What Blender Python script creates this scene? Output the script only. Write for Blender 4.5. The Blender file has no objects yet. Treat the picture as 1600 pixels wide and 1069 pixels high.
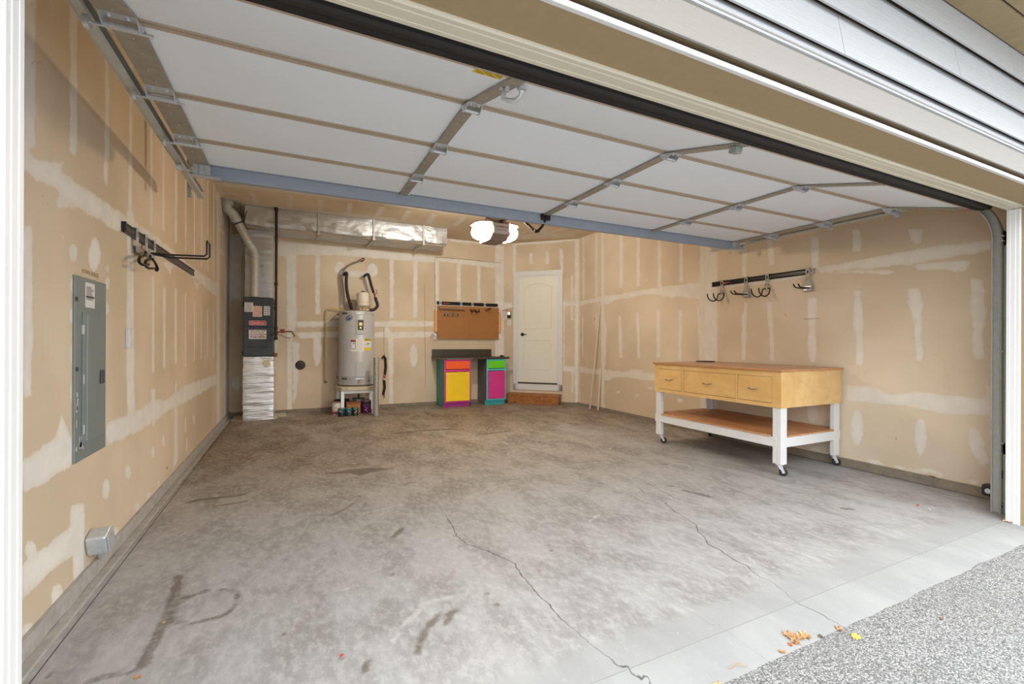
import bpy, bmesh, math, random
import numpy as np
from mathutils import Vector, Matrix, noise as mnoise
random.seed(7)
PI = math.pi
scn = bpy.context.scene
COL = scn.collection

# ------------------------------------------------------------------ camera, sky, exposure
F_PX = 707.0; YAW = math.radians(25.82); ROLL = math.radians(.25); CAM_H = 1.2
fwd = np.array([math.sin(YAW), math.cos(YAW), 0.0])
r0 = np.array([math.cos(YAW), -math.sin(YAW), 0.0]); u0 = np.array([0, 0, 1.0])
rgt = r0*math.cos(ROLL) + u0*math.sin(ROLL); upv = u0*math.cos(ROLL) - r0*math.sin(ROLL)
CAMP = np.array([0, 0, CAM_H])
cd = bpy.data.cameras.new('camera'); cam = bpy.data.objects.new('camera', cd); COL.objects.link(cam)
cd.lens = 36*F_PX/1600; cd.sensor_width = 36; cd.clip_start = .02; cd.clip_end = 200
M = Matrix(((rgt[0], upv[0], -fwd[0], 0), (rgt[1], upv[1], -fwd[1], 0), (rgt[2], upv[2], -fwd[2], CAM_H), (0, 0, 0, 1)))
cam.matrix_world = M
scn.camera = cam
scn.view_settings.view_transform = 'Standard'; scn.view_settings.look = 'None'
scn.view_settings.gamma = 1; scn.view_settings.use_curve_mapping = False
scn.view_settings.exposure = 0.45
w = bpy.data.worlds.new('overcast_sky'); scn.world = w; w.use_nodes = True
wn = w.node_tree; wn.nodes.clear()
wo = wn.nodes.new('ShaderNodeOutputWorld'); wb = wn.nodes.new('ShaderNodeBackground')
tc = wn.nodes.new('ShaderNodeTexCoord'); sx = wn.nodes.new('ShaderNodeSeparateXYZ'); rp = wn.nodes.new('ShaderNodeValToRGB')
wn.links.new(tc.outputs['Generated'], sx.inputs[0])
# standard overcast sky: three times as bright overhead as at the horizon
ma = wn.nodes.new('ShaderNodeMath'); ma.operation = 'MULTIPLY_ADD'; ma.inputs[1].default_value = 2/3; ma.inputs[2].default_value = 1/3
mc = wn.nodes.new('ShaderNodeMath'); mc.operation = 'MAXIMUM'; mc.inputs[1].default_value = 0
wn.links.new(sx.outputs['Z'], mc.inputs[0]); wn.links.new(mc.outputs[0], ma.inputs[0])
SKY = 6.0; ms = wn.nodes.new('ShaderNodeMath'); ms.operation = 'MULTIPLY'; ms.inputs[1].default_value = SKY
wn.links.new(ma.outputs[0], ms.inputs[0]); wn.links.new(ms.outputs[0], wb.inputs[1])
wb.inputs[0].default_value = (.925, .968, 1.0, 1); wn.nodes.remove(rp)
wn.links.new(wb.outputs[0], wo.inputs[0])

# ------------------------------------------------------------------ measuring helpers
# the photograph is read as 1600x1069; a pixel is carried to the real plane it lies on
def ray(px, py): return fwd*F_PX + rgt*(px-800) + upv*(534.5-py)
def on(px, py, ax, val):
    r = ray(px, py); return CAMP + r*((val-CAMP[ax])/r[ax])
S2 = math.sqrt(.5)
DG0 = np.array([3.80, 8.40, 0.0]); DGU = np.array([S2, -S2, 0]); DGN = np.array([-S2, -S2, 0])
def on_diag(px, py, off=0.0):
    r = ray(px, py); p0 = DG0 + DGN*off; t = ((p0-CAMP) @ DGN)/(r @ DGN); return CAMP + r*t

# ------------------------------------------------------------------ materials
def lin(c):
    return tuple(((v/255)/12.92 if v/255 <= .04045 else ((v/255+.055)/1.055)**2.4) for v in c)
MATS = {}
def mat(name, rgb, rough=.6, metal=0.0, var=.06, scale=8, bump=0.0, bscale=60, emit=None, spec=None, stretch=None, coat=0):
    if name in MATS: return MATS[name]
    m = bpy.data.materials.new(name); MATS[name] = m; m.use_nodes = True
    n = m.node_tree.nodes; l = m.node_tree.links; b = n['Principled BSDF']
    b.inputs['Roughness'].default_value = rough; b.inputs['Metallic'].default_value = metal
    if spec is not None: b.inputs['Specular IOR Level'].default_value = spec
    if coat: b.inputs['Coat Weight'].default_value = coat
    c = lin(rgb)
    t = n.new('ShaderNodeTexCoord'); src = t.outputs['Object']
    if stretch:
        mp = n.new('ShaderNodeMapping'); mp.inputs['Scale'].default_value = stretch
        l.new(src, mp.inputs[0]); src = mp.outputs[0]
    nz = n.new('ShaderNodeTexNoise'); nz.inputs['Scale'].default_value = scale; nz.inputs['Detail'].default_value = 4
    l.new(src, nz.inputs['Vector'])
    mx = n.new('ShaderNodeMix'); mx.data_type = 'RGBA'
    mx.inputs[6].default_value = tuple(v*(1-var*1.6) for v in c)+(1,)
    mx.inputs[7].default_value = tuple(min(1, v*(1+var*1.6)) for v in c)+(1,)
    l.new(nz.outputs['Fac'], mx.inputs[0]); l.new(mx.outputs[2], b.inputs['Base Color'])
    if bump:
        nb = n.new('ShaderNodeTexNoise'); nb.inputs['Scale'].default_value = bscale; nb.inputs['Detail'].default_value = 5
        l.new(src, nb.inputs['Vector'])
        bp = n.new('ShaderNodeBump'); bp.inputs['Strength'].default_value = bump; bp.inputs['Distance'].default_value = .01
        l.new(nb.outputs['Fac'], bp.inputs['Height']); l.new(bp.outputs[0], b.inputs['Normal'])
    if emit:
        b.inputs['Emission Color'].default_value = lin(emit[0])+(1,); b.inputs['Emission Strength'].default_value = emit[1]
    return m

def N(nt, typ, **kw):
    n = nt.nodes.new(typ)
    for k, v in kw.items(): setattr(n, k, v)
    return n
def mrange(nt, src, a, b_, c=0, d=1, smooth=True):
    n = N(nt, 'ShaderNodeMapRange')
    if smooth: n.interpolation_type = 'SMOOTHSTEP'
    n.inputs[1].default_value = a; n.inputs[2].default_value = b_; n.inputs[3].default_value = c; n.inputs[4].default_value = d
    nt.links.new(src, n.inputs[0]); return n.outputs[0]
def mathn(nt, op, a, b_=None):
    n = N(nt, 'ShaderNodeMath', operation=op)
    for i, v in enumerate((a, b_)):
        if v is None: continue
        if isinstance(v, (int, float)): n.inputs[i].default_value = v
        else: nt.links.new(v, n.inputs[i])
    return n.outputs[0]
def mixc(nt, fac, a, b_, blend='MIX'):
    n = N(nt, 'ShaderNodeMix', data_type='RGBA', blend_type=blend)
    if isinstance(fac, (int, float)): n.inputs[0].default_value = fac
    else: nt.links.new(fac, n.inputs[0])
    for i, v in ((6, a), (7, b_)):
        if isinstance(v, tuple): n.inputs[i].default_value = v+(1,) if len(v) == 3 else v
        else: nt.links.new(v, n.inputs[i])
    return n.outputs[2]
def noise_n(nt, vec, scale, detail=4, rough=.5, dist=0):
    n = N(nt, 'ShaderNodeTexNoise'); n.inputs['Scale'].default_value = scale; n.inputs['Detail'].default_value = detail
    n.inputs['Roughness'].default_value = rough; n.inputs['Distortion'].default_value = dist
    nt.links.new(vec, n.inputs['Vector']); return n.outputs['Fac']
def attr(nt, name):
    n = N(nt, 'ShaderNodeAttribute'); n.attribute_name = name; return n.outputs['Fac']

def drywall_mat(name, base=(219, 202, 178), mud=(230, 225, 216), full=1.0):
    m = bpy.data.materials.new(name); m.use_nodes = True; nt = m.node_tree; b = nt.nodes['Principled BSDF']
    geo = N(nt, 'ShaderNodeNewGeometry'); P = geo.outputs['Position']
    big = noise_n(nt, P, 1.1, 3); mid = noise_n(nt, P, 7, 5, .6)
    c1 = lin(base); c2 = tuple(v*.86 for v in lin((base[0]-3, base[1]-5, base[2]-9)))
    col = mixc(nt, mrange(nt, big, .3, .7), c1, c2)
    col = mixc(nt, mathn(nt, 'MULTIPLY', mrange(nt, mid, .62, .78), .25), col, lin((200, 172, 132)))
    e1 = noise_n(nt, P, 9, 5, .65)
    sd = mathn(nt, 'ADD', attr(nt, 'mud'), mathn(nt, 'MULTIPLY', mathn(nt, 'SUBTRACT', e1, .5), .055))
    msk = mrange(nt, sd, -.006, .008)
    e2 = noise_n(nt, P, 16, 4, .7)
    thin = mrange(nt, mathn(nt, 'ADD', sd, mathn(nt, 'MULTIPLY', e2, .04)), -.004, .06, .50*full, full)
    msk2 = mathn(nt, 'MULTIPLY', msk, thin)
    mcol = mixc(nt, mrange(nt, mid, .3, .7), lin(mud), tuple(v*.9 for v in lin(mud)))
    col = mixc(nt, msk2, col, mcol)
    dirt = mrange(nt, attr(nt, 'dirt'), -.01, .01)
    col = mixc(nt, mathn(nt, 'MULTIPLY', dirt, .8), col, lin((95, 80, 62)))
    spk = mrange(nt, noise_n(nt, P, 55, 2), .74, .78)
    col = mixc(nt, mathn(nt, 'MULTIPLY', spk, .35), col, lin((120, 98, 70)))
    nt.links.new(col, b.inputs['Base Color']); b.inputs['Roughness'].default_value = .85
    b.inputs['Specular IOR Level'].default_value = .15
    bp = N(nt, 'ShaderNodeBump'); bp.inputs['Strength'].default_value = .25; bp.inputs['Distance'].default_value = .004
    nt.links.new(mathn(nt, 'ADD', msk, mathn(nt, 'MULTIPLY', mid, .5)), bp.inputs['Height']); nt.links.new(bp.outputs[0], b.inputs['Normal'])
    return m

def floor_mat():
    m = bpy.data.materials.new('stained_concrete'); m.use_nodes = True; nt = m.node_tree; b = nt.nodes['Principled BSDF']
    geo = N(nt, 'ShaderNodeNewGeometry'); P = geo.outputs['Position']
    mp = N(nt, 'ShaderNodeMapping'); mp.inputs['Scale'].default_value = (1, .55, 1); mp.inputs['Rotation'].default_value = (0, 0, .5)
    nt.links.new(P, mp.inputs[0]); Q = mp.outputs[0]
    sp = N(nt, 'ShaderNodeSeparateXYZ'); nt.links.new(P, sp.inputs[0])
    big = noise_n(nt, Q, .8, 4, .6, .4); mid = noise_n(nt, Q, 3.5, 6, .62, .3); fine = noise_n(nt, Q, 26, 6, .7)
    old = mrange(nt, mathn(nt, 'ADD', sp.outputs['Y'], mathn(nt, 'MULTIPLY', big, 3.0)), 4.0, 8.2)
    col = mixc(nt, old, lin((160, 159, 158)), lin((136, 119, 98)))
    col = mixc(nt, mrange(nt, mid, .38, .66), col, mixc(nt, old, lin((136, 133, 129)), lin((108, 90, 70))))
    col = mixc(nt, mathn(nt, 'MULTIPLY', mrange(nt, big, .5, .7), .5), col, lin((180, 180, 180)))
    col = mixc(nt, mathn(nt, 'MULTIPLY', mrange(nt, fine, .42, .68), .45), col, lin((190, 188, 185)))
    col = mixc(nt, mathn(nt, 'MULTIPLY', mrange(nt, fine, .28, .42, 1, 0), .22), col, lin((104, 95, 86)))
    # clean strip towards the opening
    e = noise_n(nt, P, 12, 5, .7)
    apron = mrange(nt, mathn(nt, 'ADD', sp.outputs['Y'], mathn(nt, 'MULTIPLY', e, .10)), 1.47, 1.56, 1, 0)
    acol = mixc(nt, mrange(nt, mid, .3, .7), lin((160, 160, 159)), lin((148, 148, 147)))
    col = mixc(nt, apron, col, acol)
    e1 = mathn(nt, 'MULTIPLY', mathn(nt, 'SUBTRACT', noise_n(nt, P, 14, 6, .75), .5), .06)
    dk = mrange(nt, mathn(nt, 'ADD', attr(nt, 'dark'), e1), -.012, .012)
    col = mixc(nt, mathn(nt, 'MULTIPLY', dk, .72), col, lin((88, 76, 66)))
    lt = mrange(nt, mathn(nt, 'ADD', attr(nt, 'light'), mathn(nt, 'MULTIPLY', e1, .8)), -.01, .01)
    col = mixc(nt, mathn(nt, 'MULTIPLY', lt, .55), col, lin((198, 196, 193)))
    sc = mrange(nt, noise_n(nt, Q, 55, 3, .6, 1.5), .64, .70)
    col = mixc(nt, mathn(nt, 'MULTIPLY', sc, .35), col, lin((190, 188, 184)))
    ck = mrange(nt, mathn(nt, 'ABSOLUTE', mathn(nt, 'ADD', attr(nt, 'crack'), mathn(nt, 'MULTIPLY', mathn(nt, 'SUBTRACT', noise_n(nt, P, 22, 4), .5), .03))), .0012, .0045, 1, 0)
    ckm = mrange(nt, noise_n(nt, P, 2.5, 2), .3, .5, .35, 1)
    col = mixc(nt, mathn(nt, 'MULTIPLY', mathn(nt, 'MULTIPLY', ck, ckm), .8), col, lin((62, 54, 48)))
    nt.links.new(col, b.inputs['Base Color'])
    nt.links.new(mrange(nt, mid, .3, .7, .48, .66), b.inputs['Roughness']); b.inputs['Specular IOR Level'].default_value = .4
    bp = N(nt, 'ShaderNodeBump'); bp.inputs['Strength'].default_value = .25; bp.inputs['Distance'].default_value = .004
    nt.links.new(mathn(nt, 'SUBTRACT', fine, mathn(nt, 'MULTIPLY', ck, 2.0)), bp.inputs['Height']); nt.links.new(bp.outputs[0], b.inputs['Normal'])
    return m

def wood_mat(name, a, b_, scale=(1, 12, 12), dist=1.5, rough=.45, knots=False, coat=0):
    m = bpy.data.materials.new(name); m.use_nodes = True; nt = m.node_tree; b = nt.nodes['Principled BSDF']
    t = N(nt, 'ShaderNodeTexCoord'); mp = N(nt, 'ShaderNodeMapping'); mp.inputs['Scale'].default_value = scale
    nt.links.new(t.outputs['Object'], mp.inputs[0])
    n1 = noise_n(nt, mp.outputs[0], 1.6, 6, .6, dist); n2 = noise_n(nt, mp.outputs[0], 9, 4, .6)
    col = mixc(nt, mrange(nt, n1, .3, .7), lin(a), lin(b_))
    col = mixc(nt, mathn(nt, 'MULTIPLY', mrange(nt, n2, .5, .75), .3), col, tuple(v*.7 for v in lin(b_)))
    if knots:
        v = N(nt, 'ShaderNodeTexVoronoi'); v.inputs['Scale'].default_value = 5; nt.links.new(t.outputs['Object'], v.inputs['Vector'])
        col = mixc(nt, mathn(nt, 'MULTIPLY', mrange(nt, v.outputs['Distance'], .05, .12, 1, 0), .7), col, lin((86, 52, 26)))
    nt.links.new(col, b.inputs['Base Color']); b.inputs['Roughness'].default_value = rough
    if coat: b.inputs['Coat Weight'].default_value = coat
    return m

DRY = drywall_mat('kraft_drywall')
DRYR = drywall_mat('kraft_drywall_thin_mud', full=.72)
DRYC = drywall_mat('kraft_drywall_ceiling', (222, 204, 178), (230, 222, 209), .85)
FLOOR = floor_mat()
white = mat('white_paint', (218, 218, 217), .45, var=.02)
vinyl = mat('white_vinyl_trim', (208, 202, 182), .35, var=.02)
browntrim = mat('tan_brown_paint', (158, 138, 104), .6, var=.05, scale=30)
facewhite = mat('woodgrain_white_paint', (144, 139, 132), .55, var=.03, scale=40, bump=.25, bscale=3, stretch=(3, 60, 60))
siding_m = mat('grey_lap_siding', (184, 185, 187), .6, var=.03, scale=5, bump=.35, bscale=4, stretch=(1.5, 40, 40))
doorskin = mat('white_steel_skin', (232, 239, 247), .5, var=.02, scale=3, bump=.06, bscale=200)
tanrail = mat('tan_edge_rail', (178, 162, 142), .5, var=.03)
galv = mat('galvanised_steel', (184, 184, 178), .45, .2, var=.12, scale=30)
galv_d = mat('dull_galvanised_channel', (156, 148, 134), .5, .2, var=.14, scale=24)
galv2 = mat('bright_zinc', (200, 204, 208), .35, .5, var=.1, scale=60)
galvblue = mat('blue_grey_steel', (148, 156, 168), .45, .1, var=.06, scale=10)
rubber = mat('black_rubber', (34, 31, 31), .6, var=.15, scale=40)
black = mat('black_plastic', (24, 24, 26), .45, var=.1)
blackm = mat('black_coated_steel', (26, 24, 24), .3, .2, var=.1)
browniron = mat('brown_black_iron', (48, 34, 28), .5, .3, var=.2, scale=30)
foil = mat('crinkled_foil', (190, 190, 190), .45, .55, var=.08, scale=6, bump=.9, bscale=9, stretch=(1, 1, 2.2))
foil2 = mat('bright_foil', (226, 228, 230), .34, .6, var=.06, scale=6, bump=1.0, bscale=8, stretch=(.8, .8, 5))
furn = mat('charcoal_steel', (58, 64, 72), .45, .1, var=.05)
paper = mat('white_sticker', (222, 220, 218), .5, var=.03, scale=50)
paperw = mat('cream_sticker', (224, 208, 190), .5, var=.05, scale=70)
redp = mat('red_print', (206, 52, 58), .5)
greyp = mat('grey_print', (120, 116, 116), .6)
darkp = mat('dark_print', (52, 50, 52), .6)
yellowp = mat('yellow_sticker', (230, 200, 20), .5, var=.1, scale=80)
whtank = mat('grey_enamel', (178, 178, 178), .35, 0, var=.03)
cream = mat('cream_paint', (224, 214, 196), .4, var=.03)
stone = mat('worn_cream_board', (196, 184, 160), .6, var=.08, scale=20)
concrete2 = mat('kerb_concrete', (168, 163, 156), .8, var=.22, scale=18, bump=.6, bscale=40)
kerb_dirty = mat('dirty_kerb_concrete', (132, 120, 104), .85, var=.25, scale=14, bump=.6, bscale=40)
maple = wood_mat('honey_birch_plywood', (224, 186, 128), (212, 168, 104), (2, 1.2, 2), 1.2, .4, coat=.15)
plytop = wood_mat('birch_ply_top', (196, 140, 94), (178, 120, 76), (1.5, .6, 1), 1.6, .35, coat=.3)
plyshelf = wood_mat('plywood_shelf', (206, 156, 110), (178, 124, 82), (3, .8, 1), 2.5, .5)
pine = wood_mat('stained_pine', (176, 116, 58), (138, 82, 38), (1.2, 8, 8), 1.5, .55, knots=True)
lightpine = wood_mat('light_pine', (226, 178, 118), (208, 154, 92), (6, 6, 1), 1, .6)
teal = mat('teal_paint', (52, 146, 134), .5, var=.05)
pink = mat('magenta_paint', (206, 52, 140), .45)
orange = mat('orange_paint', (240, 92, 22), .45)
yellow = mat('yellow_paint', (244, 204, 8), .45)
aqua = mat('aqua_paint', (88, 196, 200), .45)
green = mat('green_paint', (104, 208, 30), .45)
greyside = mat('dull_plum_side', (122, 108, 108), .6, var=.06)
laminate = mat('dark_brown_laminate', (66, 58, 46), .35, var=.2, scale=60)
chrome = mat('chrome', (210, 206, 196), .18, 1, var=.02)
panelgrey = mat('grey_green_enamel', (126, 136, 134), .42, .1, var=.05, scale=6)
doorp = mat('ivory_door_paint', (226, 224, 212), .42, var=.015)
copper = mat('copper', (160, 92, 60), .35, .9)
cardboard = mat('cardboard', (176, 120, 66), .75, var=.08)
bollardm = mat('weathered_galvanised', (168, 166, 158), .5, .5, var=.22, scale=25)

# ------------------------------------------------------------------ mesh helpers
class MB:
    def loose(s):
        """split into connected pieces"""
        par = list(range(len(s.v)))
        def find(i):
            while par[i] != i: par[i] = par[par[i]]; i = par[i]
            return i
        for f in s.f:
            a = find(f[0])
            for j in f[1:]: par[find(j)] = a
        out = {}
        for f, m, sm in zip(s.f, s.m, s.sm): out.setdefault(find(f[0]), []).append((f, m, sm))
        res = []
        for k, L in out.items():
            q = MB(); q.mats = s.mats; mp = {}
            for f, m, sm in L:
                g = []
                for i in f:
                    if i not in mp: mp[i] = len(q.v); q.v.append(s.v[i])
                    g.append(mp[i])
                q.f.append(g); q.m.append(m); q.sm.append(sm)
            res.append(q)
        return res
    """collects geometry and builds ONE mesh object"""
    def __init__(s): s.v = []; s.f = []; s.m = []; s.mats = []; s.sm = []
    def mi(s, m):
        if m not in s.mats: s.mats.append(m)
        return s.mats.index(m)
    def add(s, vs, fs, m=None, smooth=False):
        o = len(s.v); s.v += [tuple(map(float, p)) for p in vs]
        k = s.mi(m) if m else 0
        for f in fs: s.f.append([i+o for i in f]); s.m.append(k); s.sm.append(smooth)
        return s
    def box(s, x0, x1, y0, y1, z0, z1, m=None, T=None):
        x0, x1 = sorted((x0, x1)); y0, y1 = sorted((y0, y1)); z0, z1 = sorted((z0, z1))
        vs = [(x, y, z) for x in (x0, x1) for y in (y0, y1) for z in (z0, z1)]
        if T: vs = [T(*p) for p in vs]
        return s.add(vs, [(0, 1, 3, 2), (4, 6, 7, 5), (0, 4, 5, 1), (2, 3, 7, 6), (0, 2, 6, 4), (1, 5, 7, 3)], m)
    def prism(s, poly, h0, h1, axis='z', m=None, T=None):
        n = len(poly)
        def P(a, b_, h): return {'z': (a, b_, h), 'y': (a, h, b_), 'x': (h, a, b_)}[axis]
        vs = [P(a, b_, h0) for a, b_ in poly]+[P(a, b_, h1) for a, b_ in poly]
        if T: vs = [T(*p) for p in vs]
        fs = [tuple(range(n))[::-1], tuple(range(n, 2*n))]+[(i, (i+1) % n, n+(i+1) % n, n+i) for i in range(n)]
        return s.add(vs, fs, m)
    def lathe(s, prof, c=(0, 0, 0), axis=(0, 0, 1), seg=24, m=None, smooth=True):
        ax = Vector(axis).normalized(); t = Vector((1, 0, 0)) if abs(ax.x) < .9 else Vector((0, 1, 0))
        e1 = ax.cross(t).normalized(); e2 = ax.cross(e1); C = Vector(c); vs = []; fs = []
        for r, h in prof:
            for k in range(seg):
                a = 2*PI*k/seg; vs.append(C+ax*h+(e1*math.cos(a)+e2*math.sin(a))*max(r, 1e-4))
        for i in range(len(prof)-1):
            for k in range(seg): fs.append((i*seg+k, i*seg+(k+1) % seg, (i+1)*seg+(k+1) % seg, (i+1)*seg+k))
        fs.append(tuple(range(seg))[::-1]); fs.append(tuple((len(prof)-1)*seg+k for k in range(seg)))
        return s.add(vs, fs, m, smooth)
    def cyl(s, a, b_, r, seg=16, m=None, r2=None):
        a = Vector(a); b_ = Vector(b_); d = b_-a
        return s.lathe([(r, 0), (r if r2 is None else r2, d.length)], a, d, seg, m)
    def tube(s, pts, r, seg=8, m=None, smooth=True):
        P = [Vector(p) for p in pts]; n = len(P); vs = []; fs = []; prev = None
        for i, p in enumerate(P):
            d = (P[min(i+1, n-1)]-P[max(i-1, 0)]).normalized()
            if prev is None:
                t = Vector((0, 0, 1)) if abs(d.z) < .9 else Vector((1, 0, 0)); e1 = d.cross(t).normalized()
            else: e1 = (prev-d*prev.dot(d)).normalized()
            prev = e1; e2 = d.cross(e1); rr = r[i] if isinstance(r, (list, tuple)) else r
            for k in range(seg):
                a = 2*PI*k/seg; vs.append(p+(e1*math.cos(a)+e2*math.sin(a))*rr)
        for i in range(n-1):
            for k in range(seg): fs.append((i*seg+k, i*seg+(k+1) % seg, (i+1)*seg+(k+1) % seg, (i+1)*seg+k))
        fs.append(tuple(range(seg))[::-1]); fs.append(tuple((n-1)*seg+k for k in range(seg)))
        return s.add(vs, fs, m, smooth)
    def sweep(s, prof, path, frames, m=None):
        """prof: closed 2D polygon (a,b); frames: list of (origin, ea, eb)"""
        n = len(prof); vs = []; fs = []
        for o, ea, eb in frames:
            for a, b_ in prof: vs.append(Vector(o)+Vector(ea)*a+Vector(eb)*b_)
        for i in range(len(frames)-1):
            for k in range(n): fs.append((i*n+k, i*n+(k+1) % n, (i+1)*n+(k+1) % n, (i+1)*n+k))
        fs.append(tuple(range(n))[::-1]); fs.append(tuple((len(frames)-1)*n+k for k in range(n)))
        return s.add(vs, fs, m)

XF = {}
def obj(name, mb, m=None, parent=None, bevel=0, world=True, bseg=2, kind=None, label=None, loc=None):
    if name in SPLITN and kind is None:
        parts_ = mb.loose()
        if len(parts_) > 1:
            return [_obj(name, p_, m, parent, bevel, world, bseg, None, label, loc) for p_ in parts_][0]
    return _obj(name, mb, m, parent, bevel, world, bseg, kind, label, loc)
def _obj(name, mb, m=None, parent=None, bevel=0, world=True, bseg=2, kind=None, label=None, loc=None):
    """one mesh object. world=True: vertices given in world metres; they are moved into the parent's frame"""
    me = bpy.data.meshes.new(name)
    V = [Vector(p) for p in mb.v]
    root = parent
    if world and parent is not None:
        I = XF[parent.name].inverted(); V = [I @ p for p in V]
    off = Matrix.Identity(4)
    if parent is None or loc is not None:
        if loc is None:
            xs = [p.x for p in V]; ys = [p.y for p in V]; zs = [p.z for p in V]
            loc = ((min(xs)+max(xs))/2, (min(ys)+max(ys))/2, min(zs))
        off = Matrix.Translation(loc); V = [p-Vector(loc) for p in V]
    me.from_pydata([tuple(p) for p in V], [], mb.f); me.update()
    ms = mb.mats if (mb.mats and m is None) else [m]
    for q in ms: me.materials.append(q)
    if mb.mats and m is None:
        me.polygons.foreach_set('material_index', mb.m)
    me.polygons.foreach_set('use_smooth', mb.sm)
    bm = bmesh.new(); bm.from_mesh(me); bmesh.ops.recalc_face_normals(bm, faces=bm.faces); bm.to_mesh(me); bm.free()
    o = bpy.data.objects.new(name, me); COL.objects.link(o)
    if parent is not None: o.parent = parent
    if parent is None or loc is not None: o.matrix_basis = off
    XF[o.name] = (XF[parent.name] if parent is not None else Matrix.Identity(4)) @ o.matrix_basis
    if bevel:
        md = o.modifiers.new('bevel', 'BEVEL'); md.width = bevel; md.segments = bseg; md.limit_method = 'ANGLE'; md.angle_limit = math.radians(40)
    if any(mb.sm):
        try:
            me.set_sharp_from_angle(angle=math.radians(38))
        except Exception: pass
    if kind: o['kind'] = kind
    if label: o['label'] = label
    return o
SPLITN = {'rail', 'slot', 'track_bolt', 'screw_head', 'cover_screw', 'hanging_bracket', 'red_tag', 'beadboard_rib', 'strap_end', 'coupling', 'lens_clip', 'label_print', 'white_band', 'door_frame', 'face_frame_', 'tube_end', 'side_knob', 'wall_fitting', 'rack_bar', 'emblem_stroke', 'hose_loops'}
def thing(name, label, cat, loc=(0, 0, 0), rz=0, group=None):
    o = bpy.data.objects.new(name, None); COL.objects.link(o); o.empty_display_size = .1
    o.matrix_basis = Matrix.Translation(loc) @ Matrix.Rotation(rz, 4, 'Z'); XF[o.name] = o.matrix_basis.copy()
    o['label'] = label; o['category'] = cat
    if group: o['group'] = group
    return o
def tag(o, label, cat, group=None):
    o['label'] = label; o['category'] = cat
    if group: o['group'] = group
    return o
def struct(name, mb, m=None, parent=None, bevel=0):
    o = obj(name, mb, m, parent, bevel)
    if parent is None: o['kind'] = 'structure'
    return o
def text_obj(name, txt, size, m, parent, origin, ex, ey, ext=.0006, squeeze=1.0):
    cu = bpy.data.curves.new(name, 'FONT'); cu.body = txt; cu.size = size; cu.extrude = ext; cu.align_x = 'CENTER'; cu.align_y = 'CENTER'
    t = bpy.data.objects.new('tmp', cu); COL.objects.link(t)
    dg = bpy.context.evaluated_depsgraph_get(); me = bpy.data.meshes.new_from_object(t.evaluated_get(dg))
    bpy.data.objects.remove(t)
    mb = MB(); ex = Vector(ex); ey = Vector(ey); ez = ex.cross(ey); o = Vector(origin)
    mb.add([o+ex*v.co.x*squeeze+ey*v.co.y+ez*v.co.z for v in me.vertices], [tuple(p.vertices) for p in me.polygons])
    return obj(name, mb, m, parent)
def arc(c, r, a0, a1, n, plane='yz', x=0):
    out = []
    for i in range(n+1):
        a = math.radians(a0+(a1-a0)*i/n); p, q = c[0]+r*math.cos(a), c[1]+r*math.sin(a)
        out.append({'yz': (x, p, q), 'xz': (p, x, q), 'xy': (p, q, x)}[plane])
    return out

# ------------------------------------------------------------------ drywall sheets with taped joints (distance fields on a grid)
def poly_sdf(U, V, poly):
    P = np.array(poly, float); n = len(P); d = np.full(U.shape, 9.0); ins = np.zeros(U.shape, bool)
    for i in range(n):
        a = P[i]; b_ = P[(i+1) % n]; e = b_-a; L = e @ e+1e-12
        t = np.clip(((U-a[0])*e[0]+(V-a[1])*e[1])/L, 0, 1)
        d = np.minimum(d, np.hypot(U-a[0]-t*e[0], V-a[1]-t*e[1]))
        c = ((a[1] > V) != (b_[1] > V)) & (U < (b_[0]-a[0])*(V-a[1])/(b_[1]-a[1]+1e-12)+a[0]); ins ^= c
    return np.where(ins, d, -d)
def line_d(U, V, pts):
    P = np.array(pts, float); d = np.full(U.shape, 9.0); sg = np.ones(U.shape)
    for i in range(len(P)-1):
        a = P[i]; b_ = P[i+1]; e = b_-a; L = e @ e+1e-12
        t = np.clip(((U-a[0])*e[0]+(V-a[1])*e[1])/L, 0, 1); dd = np.hypot(U-a[0]-t*e[0], V-a[1]-t*e[1])
        s_ = np.sign(e[0]*(V-a[1])-e[1]*(U-a[0])); k = dd < d; d = np.where(k, dd, d); sg = np.where(k, s_, sg)
    return d, sg
def crop(ox, oy, s, pts): return [(ox+x/s, oy+y/s) for x, y in pts]
def rect(ox, oy, s, x0, x1, y0, y1): return crop(ox, oy, s, [(x0, y0), (x1, y0), (x1, y1), (x0, y1)])
def ell(ox, oy, s, cx, cy, rx, ry): return crop(ox, oy, s, [(cx+rx*math.cos(a*PI/6), cy+ry*math.sin(a*PI/6)) for a in range(12)])
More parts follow.
